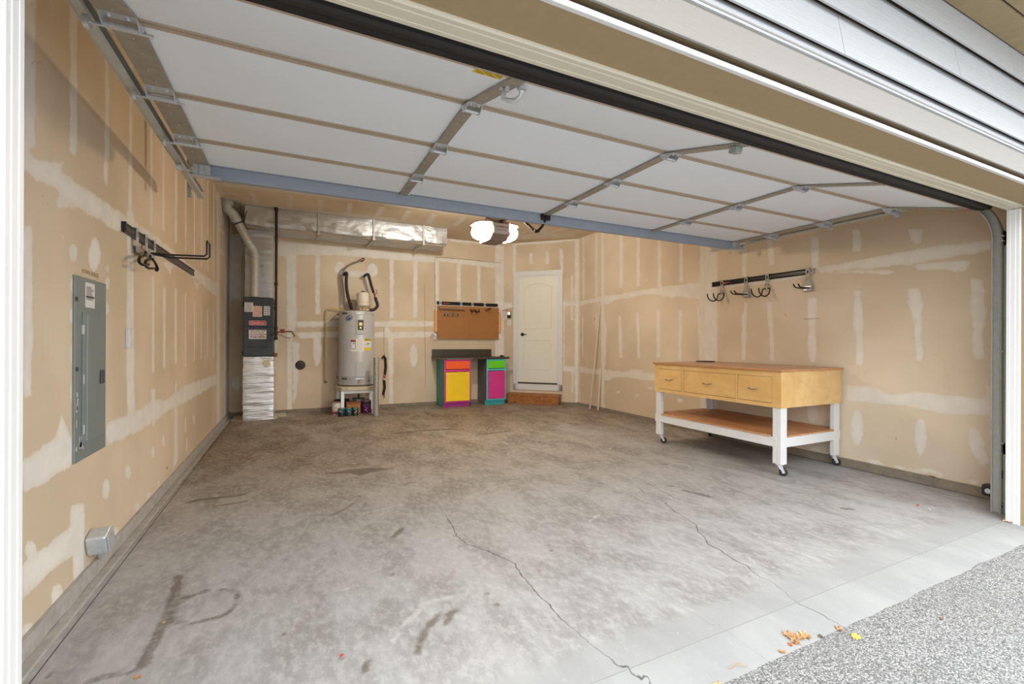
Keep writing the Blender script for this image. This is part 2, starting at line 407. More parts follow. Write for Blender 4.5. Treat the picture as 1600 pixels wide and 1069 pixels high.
def sheet(name, O, eu, ev, lu, lv, res, proj, polys, dirt=(), m=None, cut=None, normal=None, thick=.06):
    """a wall or ceiling: front face is a grid carrying the joint-compound field, with a solid back"""
    O = np.array(O, float); eu = np.array(eu, float); ev = np.array(ev, float)
    nu = int(round(lu/res))+1; nv = int(round(lv/res))+1
    us = np.linspace(0, lu, nu); vs = np.linspace(0, lv, nv); U, V = np.meshgrid(us, vs, indexing='ij')
    fld = np.full(U.shape, -.1); drt = np.full(U.shape, -.1)
    def uv(p):
        q = proj(*p)-O; return (q @ eu, q @ ev)
    for pl, F in [(p, 'm') for p in polys]+[(p, 'd') for p in dirt]:
        q = [uv(p) for p in pl]; A = np.array(q)
        lo = A.min(0)-.12; hi = A.max(0)+.12
        i0, i1 = np.searchsorted(us, (lo[0], hi[0])); j0, j1 = np.searchsorted(vs, (lo[1], hi[1]))
        if i1 <= i0 or j1 <= j0: continue
        sl = (slice(i0, i1), slice(j0, j1)); d = poly_sdf(U[sl], V[sl], q)
        if F == 'm': fld[sl] = np.maximum(fld[sl], d)
        else: drt[sl] = np.maximum(drt[sl], d)
    P = O+U[..., None]*eu+V[..., None]*ev; nn = np.cross(eu, ev)
    if normal is not None and nn @ np.array(normal) < 0: nn = -nn
    verts = P.reshape(-1, 3).tolist(); idx = np.arange(nu*nv).reshape(nu, nv)
    q = np.stack([idx[:-1, :-1], idx[1:, :-1], idx[1:, 1:], idx[:-1, 1:]], -1).reshape(-1, 4).tolist()
    nb = len(verts)
    back = [O-nn*thick, O+eu*lu-nn*thick, O+eu*lu+ev*lv-nn*thick, O+ev*lv-nn*thick]
    verts += [tuple(p) for p in back]
    c = [int(idx[0, 0]), int(idx[-1, 0]), int(idx[-1, -1]), int(idx[0, -1])]
    fs = [tuple(f) for f in q]+[(nb, nb+1, nb+2, nb+3)]
    edges = [list(map(int, idx[:, 0])), list(map(int, idx[-1, :])), list(map(int, idx[::-1, -1])), list(map(int, idx[0, ::-1]))]
    for k, e in enumerate(edges): fs.append(tuple(e)+(nb+(k+1) % 4, nb+k))
    me = bpy.data.meshes.new(name); me.from_pydata(verts, [], fs); me.update(); me.materials.append(m or DRY)
    for nm, ar in (('mud', fld), ('dirt', drt)):
        at = me.attributes.new(nm, 'FLOAT', 'POINT'); at.data.foreach_set('value', np.concatenate([np.clip(ar, -.1, .1).ravel(), [-.1]*4]).astype(np.float32))
    bm = bmesh.new(); bm.from_mesh(me); bmesh.ops.recalc_face_normals(bm, faces=bm.faces); bm.to_mesh(me); bm.free()
    o = bpy.data.objects.new(name, me); COL.objects.link(o); o['kind'] = 'structure'; XF[o.name] = Matrix.Identity(4)
    return o

XL = -.91; XR = 4.88; XR2 = 4.93; YB = 8.40; CEIL = 3.19; YD = 1.30; ZH = 2.107

def copy_tree(o, parent=None, loc=None, rz=None):
    c = o.copy(); COL.objects.link(c)
    if parent is not None: c.parent = parent
    if loc is not None: c.matrix_basis = Matrix.Translation(loc) @ Matrix.Rotation(rz or 0, 4, 'Z')
    XF[c.name] = (XF[parent.name] if parent is not None else Matrix.Identity(4)) @ c.matrix_basis
    for ch in [k for k in bpy.data.objects if k.parent == o]: copy_tree(ch, c)
    return c

# ================================================================== ROOM
pX = lambda X: (lambda a, b_: on(a, b_, 0, X))
pY = lambda Y: (lambda a, b_: on(a, b_, 1, Y))
pZ = lambda Z: (lambda a, b_: on(a, b_, 2, Z))

# ---- left wall
c1 = (0, 0, 4); c2 = (0, 267, 4); c3 = (0, 534, 4); c4 = (0, 801, 3.99)
L = []
L += [rect(*c1, 140, 222, -200, 930), rect(*c1, 437, 485, -200, 930)]
L += [crop(*c1, [(437, 900), (485, 900), (470, 978), (432, 940)])]
L += [rect(*c1, 655, 684, 60, 1000), crop(*c2, [(645, -60), (682, -60), (672, 98), (648, 60)])]
L += [rect(*c1, 806, 827, 400, 1068), rect(*c2, 803, 827, -20, 240), crop(*c2, [(792, 240), (830, 240), (842, 300), (835, 1068), (788, 1068), (795, 400)])]
L += [crop(*c3, [(790, -10), (838, -10), (845, 470), (795, 470)])]
for x, t, b_ in ((947, 650, 640), (1021, 780, 670), (1100, 850, 750), (1161, 900, 800), (1215, 900, 860), (1260, 960, 900), (1299, 1000, 930), (1336, 1030, 960)):
    hw = 8 if x < 1120 else 4.5
    L += [rect(*c1, x-hw, x+hw, t, 1100), rect(*c2, x-hw, x+hw, -20, b_-267-30)]
for x, t, b_ in ((957, 655, 190), (1027, 730, 165), (1098, 735, 135), (1160, 765, 158), (1215, 820, 120), (1258, 850, 110), (1297, 860, 105), (1334, 880, 100)):
    hw = 9 if x < 1120 else 4
    L += [rect(*c2, x-hw, x+hw, t, 1080), rect(*c3, x-hw, x+hw, -15, b_)]
L += [crop(*c3, [(945, 290), (972, 290), (968, 530), (948, 530)]), crop(*c3, [(1095, 240), (1104, 240), (1110, 420), (1112, 740), (1080, 800), (1090, 640), (1088, 400)])]
L += [rect(*c3, 1207, 1216, 460, 520), rect(*c3, 1155, 1163, 470, 570), rect(*c3, 1163, 1171, 600, 680), ell(*c3, 1022, 620, 9, 42), ell(*c3, 957, 690, 12, 40)]
L += [crop(*c2, [(145, -160), (230, -70), (400, -60), (380, 0), (800, 290), (880, 345), (960, 390), (1200, 600), (1362, 705), (1362, 800), (1240, 690), (1100, 600), (960, 520), (800, 405), (700, 360), (640, 320), (380, 180), (360, 110), (230, 60), (145, 0)])]
L += [crop(*c2, [(350, 170), (440, 190), (540, 260), (450, 235), (360, 232)]), crop(*c2, [(1010, 560), (1100, 570), (1060, 650)]), crop(*c2, [(1205, 690), (1250, 700), (1235, 745)])]
L += [rect(*c2, 140, 205, 335, 1080), crop(*c3, [(140, -15), (202, -15), (198, 350), (150, 352)])]
L += [ell(*c2, 455, 508, 26, 58), ell(*c2, 590, 525, 42, 105), ell(*c2, 392, 420, 9, 18), ell(*c2, 670, 612, 14, 32)]
for a, b_ in ((672, 700), (670, 860)): L += [ell(*c2, a, b_, 14, 45)]
for a, b_ in ((452, 910), (455, 720)): L += [ell(*c2, a, b_, 18, 50)]
for a, b_ in ((455, 75), (455, 310), (460, 580)): L += [ell(*c3, a, b_, 17, 70)]
L += [crop(*c3, [(140, 735), (300, 640), (350, 590), (385, 440), (440, 600), (468, 600), (468, 760), (300, 870), (140, 965)])]
L += [crop(*c3, [(665, 505), (800, 458), (880, 420), (960, 360), (1040, 362), (1165, 268), (1270, 230), (1362, 200), (1362, 262), (1160, 380), (1050, 430), (980, 490), (870, 560), (668, 652)])]
L += [ell(*c3, 664, 922, 24, 62), ell(*c3, 800, 815, 20, 48), ell(*c3, 930, 955, 14, 20), ell(*c3, 855, 1030, 20, 28), ell(*c3, 988, 888, 10, 16)]
L += [crop(*c4, [(136, 325), (300, 190), (440, 95), (440, -40), (527, -60), (527, 360), (460, 440), (455, 260), (330, 360), (136, 555)])]
L += [ell(*c4, 185, 230, 38, 55), ell(*c4, 355, 520, 38, 75), ell(*c4, 170, 740, 40, 60), ell(*c4, 715, 115, 22, 30)]
L += [rect(0, 0, 1, 338.5, 343.5, 300, 662), rect(0, 0, 1, 350, 358, 300, 652), crop(0, 0, 1, [(334, 300), (352, 322), (352, 352), (344, 352), (344, 335)])]
L += [crop(0, 0, 1, [(342, 350), (352, 365), (352, 372), (342, 358)]), crop(0, 0, 1, [(342, 385), (352, 396), (352, 404), (342, 392)])]
LD = [crop(*c1, [(194, 388), (272, 393), (272, 398), (194, 393)]), ell(*c2, 340, 165, 3, 7), ell(*c2, 300, 205, 3, 3), ell(*c2, 270, 157, 3, 3), ell(*c3, 1045, 790, 6, 9)]
wl = sheet('wall_left', (XL, 1.30, .085), (0, 1, 0), (0, 0, 1), YB-1.30, CEIL-.085, .022, pX(XL), L, LD, normal=(1, 0, 0))

# ---- back wall
b1 = (420, 400, 4.11); b7 = (600, 300, 5.333); b5 = (320, 280, 5.333); b3 = (330, 290, 3.404); b6 = (320, 470, 5.333)
B = [crop(*b1, [(112, -20), (185, -20), (175, 200), (185, 400), (150, 560), (150, 1000), (118, 1000)])]
B += [crop(*b1, [(150, 540), (200, 560), (180, 900), (160, 960)])]
for x0, x1, t, b_ in ((298, 330, -15, 375), (462, 482, 40, 330), (612, 634, 130, 230), (776, 803, 20, 400), (926, 955, 20, 398), (1072, 1092, 30, 470)):
    B += [rect(*b1, x0, x1, t, b_)]
B += [crop(*b1, [(170, 415), (300, 420), (450, 412), (450, 455), (190, 460)]), crop(*b1, [(165, 490), (450, 485), (450, 525), (200, 530)])]
B += [crop(*b1, [(675, 420), (800, 415), (1062, 420), (1062, 455), (675, 455)]), crop(*b1, [(675, 488), (1062, 486), (1062, 522), (800, 530), (675, 524)])]
B += [crop(*b1, [(768, 510), (802, 510), (798, 960), (772, 960)]), ell(*b1, 930, 640, 26, 80), ell(*b1, 310, 600, 30, 110), ell(*b1, 45, 560, 14, 60)]
B += [ell(*b1, 455, 82, 34, 46), ell(*b1, 665, 92, 36, 46), crop(*b1, [(480, 98), (640, 98), (640, 135), (480, 135)]), crop(*b1, [(610, 140), (640, 140), (640, 215), (612, 215)])]
B += [crop(*b3, [(360, 292), (700, 320), (1000, 358), (1195, 380), (1195, 412), (1000, 398), (700, 375), (450, 368), (360, 372)])]
B += [crop(*b7, [(-20, 498), (430, 545), (900, 582), (1010, 600), (990, 640), (900, 632), (700, 610), (430, 572), (0, 556)])]
B += [crop(*b5, [(610, 560), (700, 560), (700, 640), (610, 640)])]
for x0, x1, t, b_ in ((424, 458, 570, 905), (606, 640, 598, 905), (776, 805, 605, 912)): B += [rect(*b7, x0, x1, t, b_)]
B += [rect(*b7, 925, 1000, 440, 1750), crop(*b7, [(545, 375), (900, 412), (960, 420), (960, 470), (900, 455), (545, 410)])]
B += [rect(0, 0, 1, 359, 378, 366, 470), rect(0, 0, 1, 352, 359, 330, 652), ell(*b6, 265, 690, 42, 56), crop(*b5, [(190, 520), (330, 530), (330, 640), (190, 650)]), rect(*b5, 190, 220, 250, 1080), ell(*b5, 250, 480, 60, 18)]
B += [crop(*b3, [(360, 225), (800, 262), (1100, 300), (1200, 325), (1200, 345), (800, 300), (360, 250)])]
B += [crop(600, 460, 5.333, [(0, 270), (40, 270), (75, 360), (75, 900), (40, 920), (35, 380), (0, 350)]), rect(600, 460, 5.333, 980, 1005, 470, 830)]
BD = [ell(600, 460, 5.333, 743, 693, 5, 6)]
wb_ = sheet('wall_back', (XL, YB, .06), (1, 0, 0), (0, 0, 1), 3.80-XL, CEIL-.06, .025, pY(YB), B, BD, normal=(0, -1, 0))

# ---- angled wall with the house door
d1 = (780, 410, 4.65); c7 = (800, 280, 5)
D = [rect(*d1, -10, 35, -120, 1015), rect(*d1, 548, 582, -170, 1025)]
D += [rect(*c7, 5, 32, 480, 740), rect(*c7, 136, 162, 572, 665), rect(*c7, 260, 287, 560, 665), crop(*c7, [(368, 548), (395, 548), (405, 700), (400, 900), (385, 740), (372, 640)])]
D += [crop(*c7, [(0, 470), (150, 470), (520, 450), (520, 480), (300, 500), (0, 520)])]
D += [crop(*d1, [(30, 288), (98, 292), (98, 335), (30, 340)]), crop(*d1, [(462, 284), (560, 290), (560, 318), (520, 314), (462, 324)])]
D += [crop(*d1, [(30, 750), (100, 758), (100, 786), (30, 790)]), crop(*d1, [(462, 752), (560, 758), (560, 800), (520, 796), (462, 788)]), rect(*d1, 525, 540, 790, 945), rect(*d1, 520, 536, 90, 420), rect(*d1, 462, 476, 320, 750)]
D += [ell(*d1, 490, 650, 6, 9)]
DGL = 1.6
wd = sheet('wall_back_angled', DG0+np.array([0, 0, .04]), DGU, (0, 0, 1), DGL-.001, CEIL-.04, .025, on_diag, D, [], normal=DGN)

# ---- right wall, rear portion and front portion
r1 = (870, 380, 4.112); r2 = (1100, 380, 2.813); r3 = (1300, 290, 5.333)
R1 = [rect(*r1, 125, 150, -120, 1030), crop(*r1, [(286, -140), (304, -140), (306, 440), (322, 560), (316, 760), (306, 830), (310, 1100), (283, 1100)])]
for x0, x1, t, b_ in ((163, 180, -60, 360), (245, 262, -60, 350), (401, 425, -160, 288), (511, 534, -160, 278), (647, 671, -160, 285), (786, 812, -160, 255), (161, 172, 470, 730), (249, 260, 440, 560)):
    R1 += [rect(*r1, x0, x1, t, b_)]
for pl in ([(392, 465), (412, 462), (418, 560), (421, 735), (404, 742), (395, 600)], [(507, 442), (528, 442), (532, 560), (536, 735), (517, 742), (512, 560)], [(640, 432), (665, 432), (667, 735), (642, 742)], [(782, 430), (808, 432), (802, 600), (803, 760), (776, 760), (782, 600)]):
    R1 += [crop(*r1, pl)]
R1 += [crop(*r1, [(150, 372), (305, 340), (420, 325), (560, 298), (760, 268), (925, 250), (925, 355), (840, 355), (775, 340), (745, 358), (720, 345), (640, 335), (560, 330), (470, 350), (420, 360), (370, 368), (330, 395), (290, 395), (280, 378), (200, 388), (150, 405)])]
R1 += [crop(*r1, [(145, 790), (230, 808), (300, 812), (430, 826), (490, 808), (545, 812), (560, 830), (980, 860), (980, 930), (630, 886), (530, 880), (440, 862), (360, 868), (330, 885), (295, 880), (290, 850), (145, 832)])]
R1 += [ell(*r1, 396, 958, 15, 11), ell(*r1, 515, 975, 12, 9), ell(*r1, 790, 1010, 22, 16), ell(*r1, 168, 912, 7, 6), crop(*r1, [(895, 370), (903, 372), (925, 520), (940, 740), (915, 740), (905, 520)]), rect(*r1, 918, 960, -160, 1300), ell(*r1, 600, 930, 20, 10)]
R1D = [ell(*r1, 316, 833, 3, 3), crop(*r1, [(438, 1016), (450, 1012), (450, 1016), (440, 1020)]), crop(*r1, [(240, 480), (245, 480), (245, 498), (240, 498)])]
Y_STEP = 4.26
wr2 = sheet('wall_right_rear', (XR2, Y_STEP, .05), (0, 1, 0), (0, 0, 1), 7.27-Y_STEP, CEIL-.05, .022, pX(XR2), R1, R1D, normal=(-1, 0, 0), thick=.05, m=DRYR)
R2 = [rect(*r2, -20, 60, -200, 820)]
for pl in ([(165, 10), (190, 10), (188, 150), (168, 150)], [(278, -10), (306, -10), (306, 96), (300, 102), (283, 100)], [(470, -30), (507, -30), (506, 112), (470, 112)], [(650, -60), (690, -60), (690, 38), (652, 38)], [(900, -60), (960, -60), (955, -5), (925, 10), (905, -10)],
           [(178, 260), (190, 262), (188, 400), (182, 515), (163, 515), (165, 330)], [(275, 252), (297, 258), (303, 330), (312, 520), (292, 520), (285, 380), (275, 300)],
           [(455, 238), (497, 238), (495, 300), (488, 370), (494, 440), (490, 525), (466, 525), (452, 440), (462, 370), (452, 300)], [(660, 208), (688, 212), (700, 300), (697, 430), (702, 525), (690, 540), (668, 530), (665, 400), (655, 330)],
           [(895, 200), (945, 198), (962, 250), (956, 400), (962, 505), (945, 520), (930, 510), (925, 350), (895, 270)], [(1172, 150), (1225, 160), (1240, 300), (1225, 400), (1230, 505), (1190, 512), (1175, 470), (1182, 380), (1170, 240)],
           [(495, 108), (560, 98), (690, 70), (830, 45), (900, 32), (1000, 15), (1260, -12), (1345, -18), (1345, 25), (1260, 34), (1100, 60), (900, 92), (760, 108), (600, 122), (500, 132)],
           [(500, 128), (640, 118), (840, 118), (835, 135), (790, 142), (720, 130), (560, 136)], [(900, 95), (1180, 70), (1150, 120), (1100, 128), (1060, 115), (950, 120)],
           [(60, 188), (300, 158), (440, 138), (495, 120), (440, 150), (300, 175), (60, 200)],
           [(625, 628), (690, 628), (762, 636), (790, 660), (860, 664), (945, 652), (1100, 672), (1290, 690), (1290, 762), (1150, 755), (1000, 742), (880, 715), (700, 702), (625, 690)],
           [(1160, 815), (1200, 810), (1240, 880), (1250, 960), (1220, 982), (1180, 930), (1165, 870)],
           [(700, 950), (765, 952), (792, 975), (750, 975)], [(830, 975), (880, 985), (1000, 1015), (1060, 1028), (1050, 1038), (960, 1020), (860, 995)], [(915, 980), (990, 990), (1050, 1015), (980, 1010)], [(1165, 1040), (1215, 1045), (1210, 1062), (1170, 1058)], [(1240, 625), (1262, 625), (1262, 790), (1245, 790)]):
    R2 += [crop(*r2, pl)]
R2 += [ell(*r2, 672, 810, 27, 82), ell(*r2, 952, 852, 28, 82), ell(*r2, 475, 742, 26, 45), ell(*r2, 492, 905, 22, 14), ell(*r2, 668, 840, 14, 12), ell(*r2, 700, 575, 8, 6)]
R2D = [crop(*r2, [(437, 333), (515, 331), (515, 335), (437, 337)]), crop(*r2, [(350, 309), (365, 318), (363, 320), (349, 312)]), ell(*r2, 843, 860, 3, 7), ell(*r2, 1017, 490, 5, 2), ell(*r2, 1070, 533, 3, 2)]
wr1 = sheet('wall_right', (XR, YD, .075), (0, 1, 0), (0, 0, 1), Y_STEP-YD, CEIL-.075, .022, pX(XR), R2, R2D, normal=(-1, 0, 0), thick=.10, m=DRYR)

# ---- ceiling
k5 = (320, 280, 5.333)
CE = [crop(*k5, [(60, 20), (700, 88), (1600, 195), (1600, 225), (700, 118), (60, 50)]), crop(*b7, [(-10, 85), (600, 150), (900, 190), (900, 215), (600, 178), (-10, 115)])]
for q in ([(370, 108), (412, 108), (448, 200), (408, 198)], [(685, 133), (732, 138), (732, 242), (685, 236)], [(938, 162), (986, 168), (986, 282), (940, 276)], [(1188, 196), (1232, 204), (1222, 310), (1178, 305)], [(1455, 228), (1505, 235), (1450, 335), (1400, 330)]):
    CE += [crop(*k5, q)]
for q in ([(185, 150), (232, 158), (178, 245), (130, 238)], [(405, 180), (448, 190), (385, 268), (340, 260)], [(640, 205), (690, 212), (610, 290), (565, 284)], [(1290, 285), (1400, 300), (1330, 345), (1230, 340)], [(1150, 330), (1190, 333), (1130, 360), (1100, 355)]):
    CE += [crop(*b7, q)]
CE += [crop(*b7, [(1060, 360), (1200, 352), (1590, 340), (1590, 375), (1200, 395), (1060, 405)]), crop(*k5, [(0, -20), (60, 20), (140, 170), (110, 160), (20, 20)]), crop(*k5, [(60, 20), (130, 60), (165, 120), (120, 160), (90, 60)]), crop(*k5, [(200, 112), (300, 125), (320, 142), (210, 130)])]
CE += [crop(*k5, [(300, 190), (600, 225), (600, 250), (300, 225)]), crop(*k5, [(600, 228), (1600, 325), (1600, 358), (600, 255)])]
CE += [crop(*c7, [(180, 430), (330, 400), (440, 375), (440, 385), (200, 455)]), crop(*c7, [(380, 440), (560, 385), (600, 372), (600, 382), (400, 447)])]
ceil = sheet('ceiling', (XL, YD, CEIL), (1, 0, 0), (0, 1, 0), XR2+.05-XL, YB-YD, .03, pZ(CEIL), CE, [], m=DRYC, normal=(0, 0, -1))

# ---- floor slab with its stains and cracks
def floor_slab():
    res = .025; x0, x1, y0, y1 = XL-.02, XR2+.02, 1.118, YB+.02
    us = np.arange(x0, x1+res, res); vs = np.arange(y0, y1+res, res); U, V = np.meshgrid(us, vs, indexing='ij')
    dark = np.full(U.shape, -.1); light = np.full(U.shape, -.1); crk = np.full(U.shape, .1); cd_ = np.full(U.shape, 9.)
    g = lambda p: tuple(on(p[0], p[1], 2, 0)[:2])
    f1 = (400, 640, 2.2857); f4 = (0, 801, 3.99); f2 = (1000, 700, 2.667); f3 = (0, 534, 4)
    def dk(pts): 
        nonlocal dark; dark = np.maximum(dark, poly_sdf(U, V, [g(p) for p in pts]))
    def dl(pts, hw, where='dark'):
        nonlocal dark, light
        d, _ = line_d(U, V, [g(p) for p in pts])
        if where == 'dark': dark = np.maximum(dark, hw-d)
        else: light = np.maximum(light, hw-d)
    def ck(pts):
        nonlocal crk, cd_
        d, s_ = line_d(U, V, [g(p) for p in pts]); k = d < cd_; cd_ = np.where(k, d, cd_); crk = np.where(k, d*s_, crk)
    dk(crop(*f1, [(245, 230), (330, 215), (400, 208), (495, 211), (440, 220), (400, 228), (370, 236), (330, 228)]))
    dl(crop(*f1, [(580, 868), (590, 820), (625, 765), (660, 730)]), .016); dl(crop(*f1, [(680, 765), (685, 735), (712, 716)]), .015)
    dl(crop(*f1, [(530, 270), (545, 262), (570, 260)]), .014); dl(crop(*f1, [(540, 245), (550, 243)]), .014)
    dl(crop(*f1, [(490, 455), (520, 428)]), .020); dl(crop(*f1, [(265, 380), (300, 365), (350, 335)]), .010)
    dl(crop(*f1, [(500, 85), (600, 75), (700, 70)]), .05); dl(crop(*f1, [(790, 90), (900, 78)]), .03)
    dl(crop(*f1, [(385, 940), (400, 900)]), .012); dl(crop(*f1, [(300, 880), (325, 897)]), .010)
    dl(crop(*f4, [(1118, 395), (1095, 500), (1045, 640), (985, 760), (930, 860), (880, 960)]), .018)
    dl(crop(*f4, [(880, 960), (820, 1000), (740, 1005), (620, 1030), (540, 1060)]), .012)
    dl(crop(*f4, [(1120, 570), (1190, 520), (1280, 490), (1400, 478), (1480, 500), (1490, 560), (1400, 640), (1290, 670), (1180, 690), (1100, 680), (1060, 640), (1120, 570)]), .010)
    dl(crop(*f4, [(1105, 520), (1160, 530)]), .015)
    dl(crop(*f3, [(1175, 1005), (1270, 985), (1370, 975), (1470, 965), (1520, 955)]), .022); dl(crop(*f3, [(1400, 1020), (1530, 1000)]), .018)
    dl(crop(*f2, [(180, 178), (230, 188), (290, 203)]), .022); dl(crop(*f2, [(845, 252), (885, 256)]), .018); dl(crop(*f2, [(115, 158), (140, 160)]), .015)
    for x, y, r in ((633, 562, .010), (487, 588, .014), (1018, 545, .010), (1010, 575, .008), (1052, 505, .010), (1195, 533, .010), (855, 698, .010), (1060, 750, .014), (100, 801, .010), (1041, 485, .008), (1480, 272, .014), (280, 515, .01)):
        dl(crop(*f1, [(x, y), (x+4, y)]), r)
    random.seed(3)
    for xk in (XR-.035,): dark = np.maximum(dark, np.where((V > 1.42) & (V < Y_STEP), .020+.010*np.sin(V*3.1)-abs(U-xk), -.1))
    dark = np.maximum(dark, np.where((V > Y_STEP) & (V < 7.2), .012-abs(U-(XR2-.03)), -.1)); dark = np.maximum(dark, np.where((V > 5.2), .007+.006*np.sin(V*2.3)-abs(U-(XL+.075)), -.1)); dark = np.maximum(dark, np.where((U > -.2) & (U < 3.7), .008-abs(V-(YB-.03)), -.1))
    for _ in range(60):
        a, b_ = random.uniform(XL, XR), random.uniform(1.8, 8); d = np.hypot(U-a, V-b_); dark = np.maximum(dark, random.uniform(.003, .012)-d)
    dl(crop(*f1, [(590, 700), (640, 685), (750, 658)]), .014, 'light'); dl(crop(*f1, [(490, 830), (520, 780), (585, 715)]), .012, 'light')
    dl(crop(*f1, [(690, 335), (760, 315), (860, 275), (935, 258)]), .006, 'light'); dl(crop(*f1, [(200, 386), (300, 380), (380, 372), (520, 340)]), .006, 'light')
    dl(crop(*f1, [(1015, 178), (1080, 205), (1140, 235), (1210, 265)]), .006, 'light'); dl(crop(*f1, [(835, 95), (900, 125)]), .007, 'light')
    dl(crop(*f1, [(1200, 190), (1262, 190)]), .014, 'light'); dl(crop(*f1, [(1375, 148), (1425, 162)]), .006, 'light')
    dl(crop(*f1, [(1472, 200), (1490, 212), (1530, 217), (1558, 210), (1540, 197), (1500, 192), (1472, 200)]), .008, 'light')
    dl(crop(*f2, [(440, 330), (500, 375), (600, 405), (700, 450), (820, 505)]), .006, 'light'); dl(crop(*f2, [(450, 455), (480, 480), (560, 500)]), .008, 'light')
    dl(crop(*f1, [(1190, 400), (1225, 375)]), .010, 'light'); dl(crop(*f1, [(300, 650), (340, 635)]), .008, 'light'); dl(crop(*f1, [(905, 205), (985, 225)]), .010, 'light')
    dl(crop(*f3, [(700+450, 1200)]*1+[(1250, 1190)]), .008, 'light')
    ck(crop(*f1, [(1420, 990), (1345, 940), (1290, 910), (1210, 850), (1140, 790), (1080, 740), (1050, 700), (1000, 655), (985, 630), (945, 590), (925, 550), (865, 522), (800, 495), (750, 480), (715, 450), (700, 415), (680, 385)]))
    ck(crop(*f2, [(845, 735), (740, 680), (660, 648), (625, 625), (600, 595), (540, 555), (480, 530), (450, 495), (400, 470), (340, 430), (280, 400), (275, 380), (240, 345), (235, 320), (150, 270), (100, 225), (20, 190), (-5, 165)]))
    ck(crop(*f2, [(20, 140), (80, 175), (150, 210), (240, 235)]))
    ck([(1000+20/2.667*1, 700+950/2.667), (1000-60/2.667, 700+905/2.667)])
    P = np.stack([U, V, np.zeros_like(U)], -1)
    # the strip under the door falls slightly outward, with a broken outer lip
    yy = P[..., 1]
    P[..., 2] = np.where(yy < 1.31, -(1.31-yy)*.06, 0)
    rng = np.random.RandomState(4); lip = np.convolve(rng.randn(len(us)+8), np.ones(5)/5, 'same')[:len(us)]*.006
    P[:, 0, 1] += lip
    nu, nv = U.shape; verts = P.reshape(-1, 3).tolist(); idx = np.arange(nu*nv).reshape(nu, nv)
    q = np.stack([idx[:-1, :-1], idx[1:, :-1], idx[1:, 1:], idx[:-1, 1:]], -1).reshape(-1, 4).tolist()
    nb = len(verts)
    edge = idx[:, 0]; verts += [(verts[i][0], verts[i][1]-.004, -.10) for i in edge]
    q += [[int(edge[i]), nb+i, nb+i+1, int(edge[i+1])] for i in range(len(edge)-1)]
    me = bpy.data.meshes.new('floor'); me.from_pydata(verts, [], q); me.update(); me.materials.append(FLOOR)
    ext = len(verts)-nu*nv
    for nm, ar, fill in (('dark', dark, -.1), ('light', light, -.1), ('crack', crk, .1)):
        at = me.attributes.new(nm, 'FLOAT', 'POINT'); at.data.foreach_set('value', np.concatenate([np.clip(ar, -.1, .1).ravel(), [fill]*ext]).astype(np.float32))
    o = bpy.data.objects.new('floor', me); COL.objects.link(o); o['kind'] = 'structure'; XF['floor'] = Matrix.Identity(4)
    return o
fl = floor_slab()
# sawn joint across the doorway
jm = MB(); jm.box(-.53, 4.36, 1.306, 1.3090, -.004, .0006)
struct('door_joint', jm, mat('joint_shadow_grime', (136, 134, 130), .9), fl)
jm = MB(); jm.box(XL+.085, XL+.089, 1.33, 8.35, -.004, .0012); struct('expansion_joint', jm, mat('dark_grime', (92, 82, 72), .9), fl)

# ---- concrete stem kerbs under the drywall
def kerb(name, pts, h, out):
    """pts: wall-line polyline (x,y) with inward normals; a low concrete band with uneven face"""
    mb = MB(); (xa, ya), (xb, yb) = pts; d = Vector((xb-xa, yb-ya, 0)); Ln = d.length; d.normalize(); n = Vector(out)
    K = max(2, int(Ln/.12)); random.seed(int(Ln*100)); vs = []; fs = []
    for i in range(K+1):
        b0 = Vector((xa, ya, 0))+d*(Ln*i/K); j = random.uniform(-.003, .003)
        vs += [b0-n*.05+Vector((0, 0, -.02)), b0+n*(.022+j)+Vector((0, 0, -.02)), b0+n*(.016+j)+Vector((0, 0, h)), b0-n*.05+Vector((0, 0, h))]
    for i in range(K):
        for k in range(4): fs.append((i*4+k, i*4+(k+1) % 4, i*4+4+(k+1) % 4, i*4+4+k))
    fs += [(0, 1, 2, 3), (K*4+3, K*4+2, K*4+1, K*4)]
    mb.add(vs, fs); o = struct(name, mb, concrete2 if 'left' in name else kerb_dirty); return o
kerb('baseboard_left', [(XL, 1.31), (XL, YB)], .085, (1, 0, 0))
led = MB(); led.box(XL+.02, XL+.062, 1.32, 8.38, -.01, .012); struct('baseboard_left_ledge', led, concrete2, None, .004)
kerb('baseboard_back', [(XL, YB), (3.80, YB)], .06, (0, -1, 0))
kerb('baseboard_angled', [(3.80, YB), (3.80+1.6*S2, YB-1.6*S2)], .04, (-S2, -S2, 0))
kerb('baseboard_right_rear', [(XR2, Y_STEP), (XR2, 7.27)], .05, (-1, 0, 0))
kerb('baseboard_right', [(XR, 1.31), (XR, Y_STEP)], .075, (-1, 0, 0))

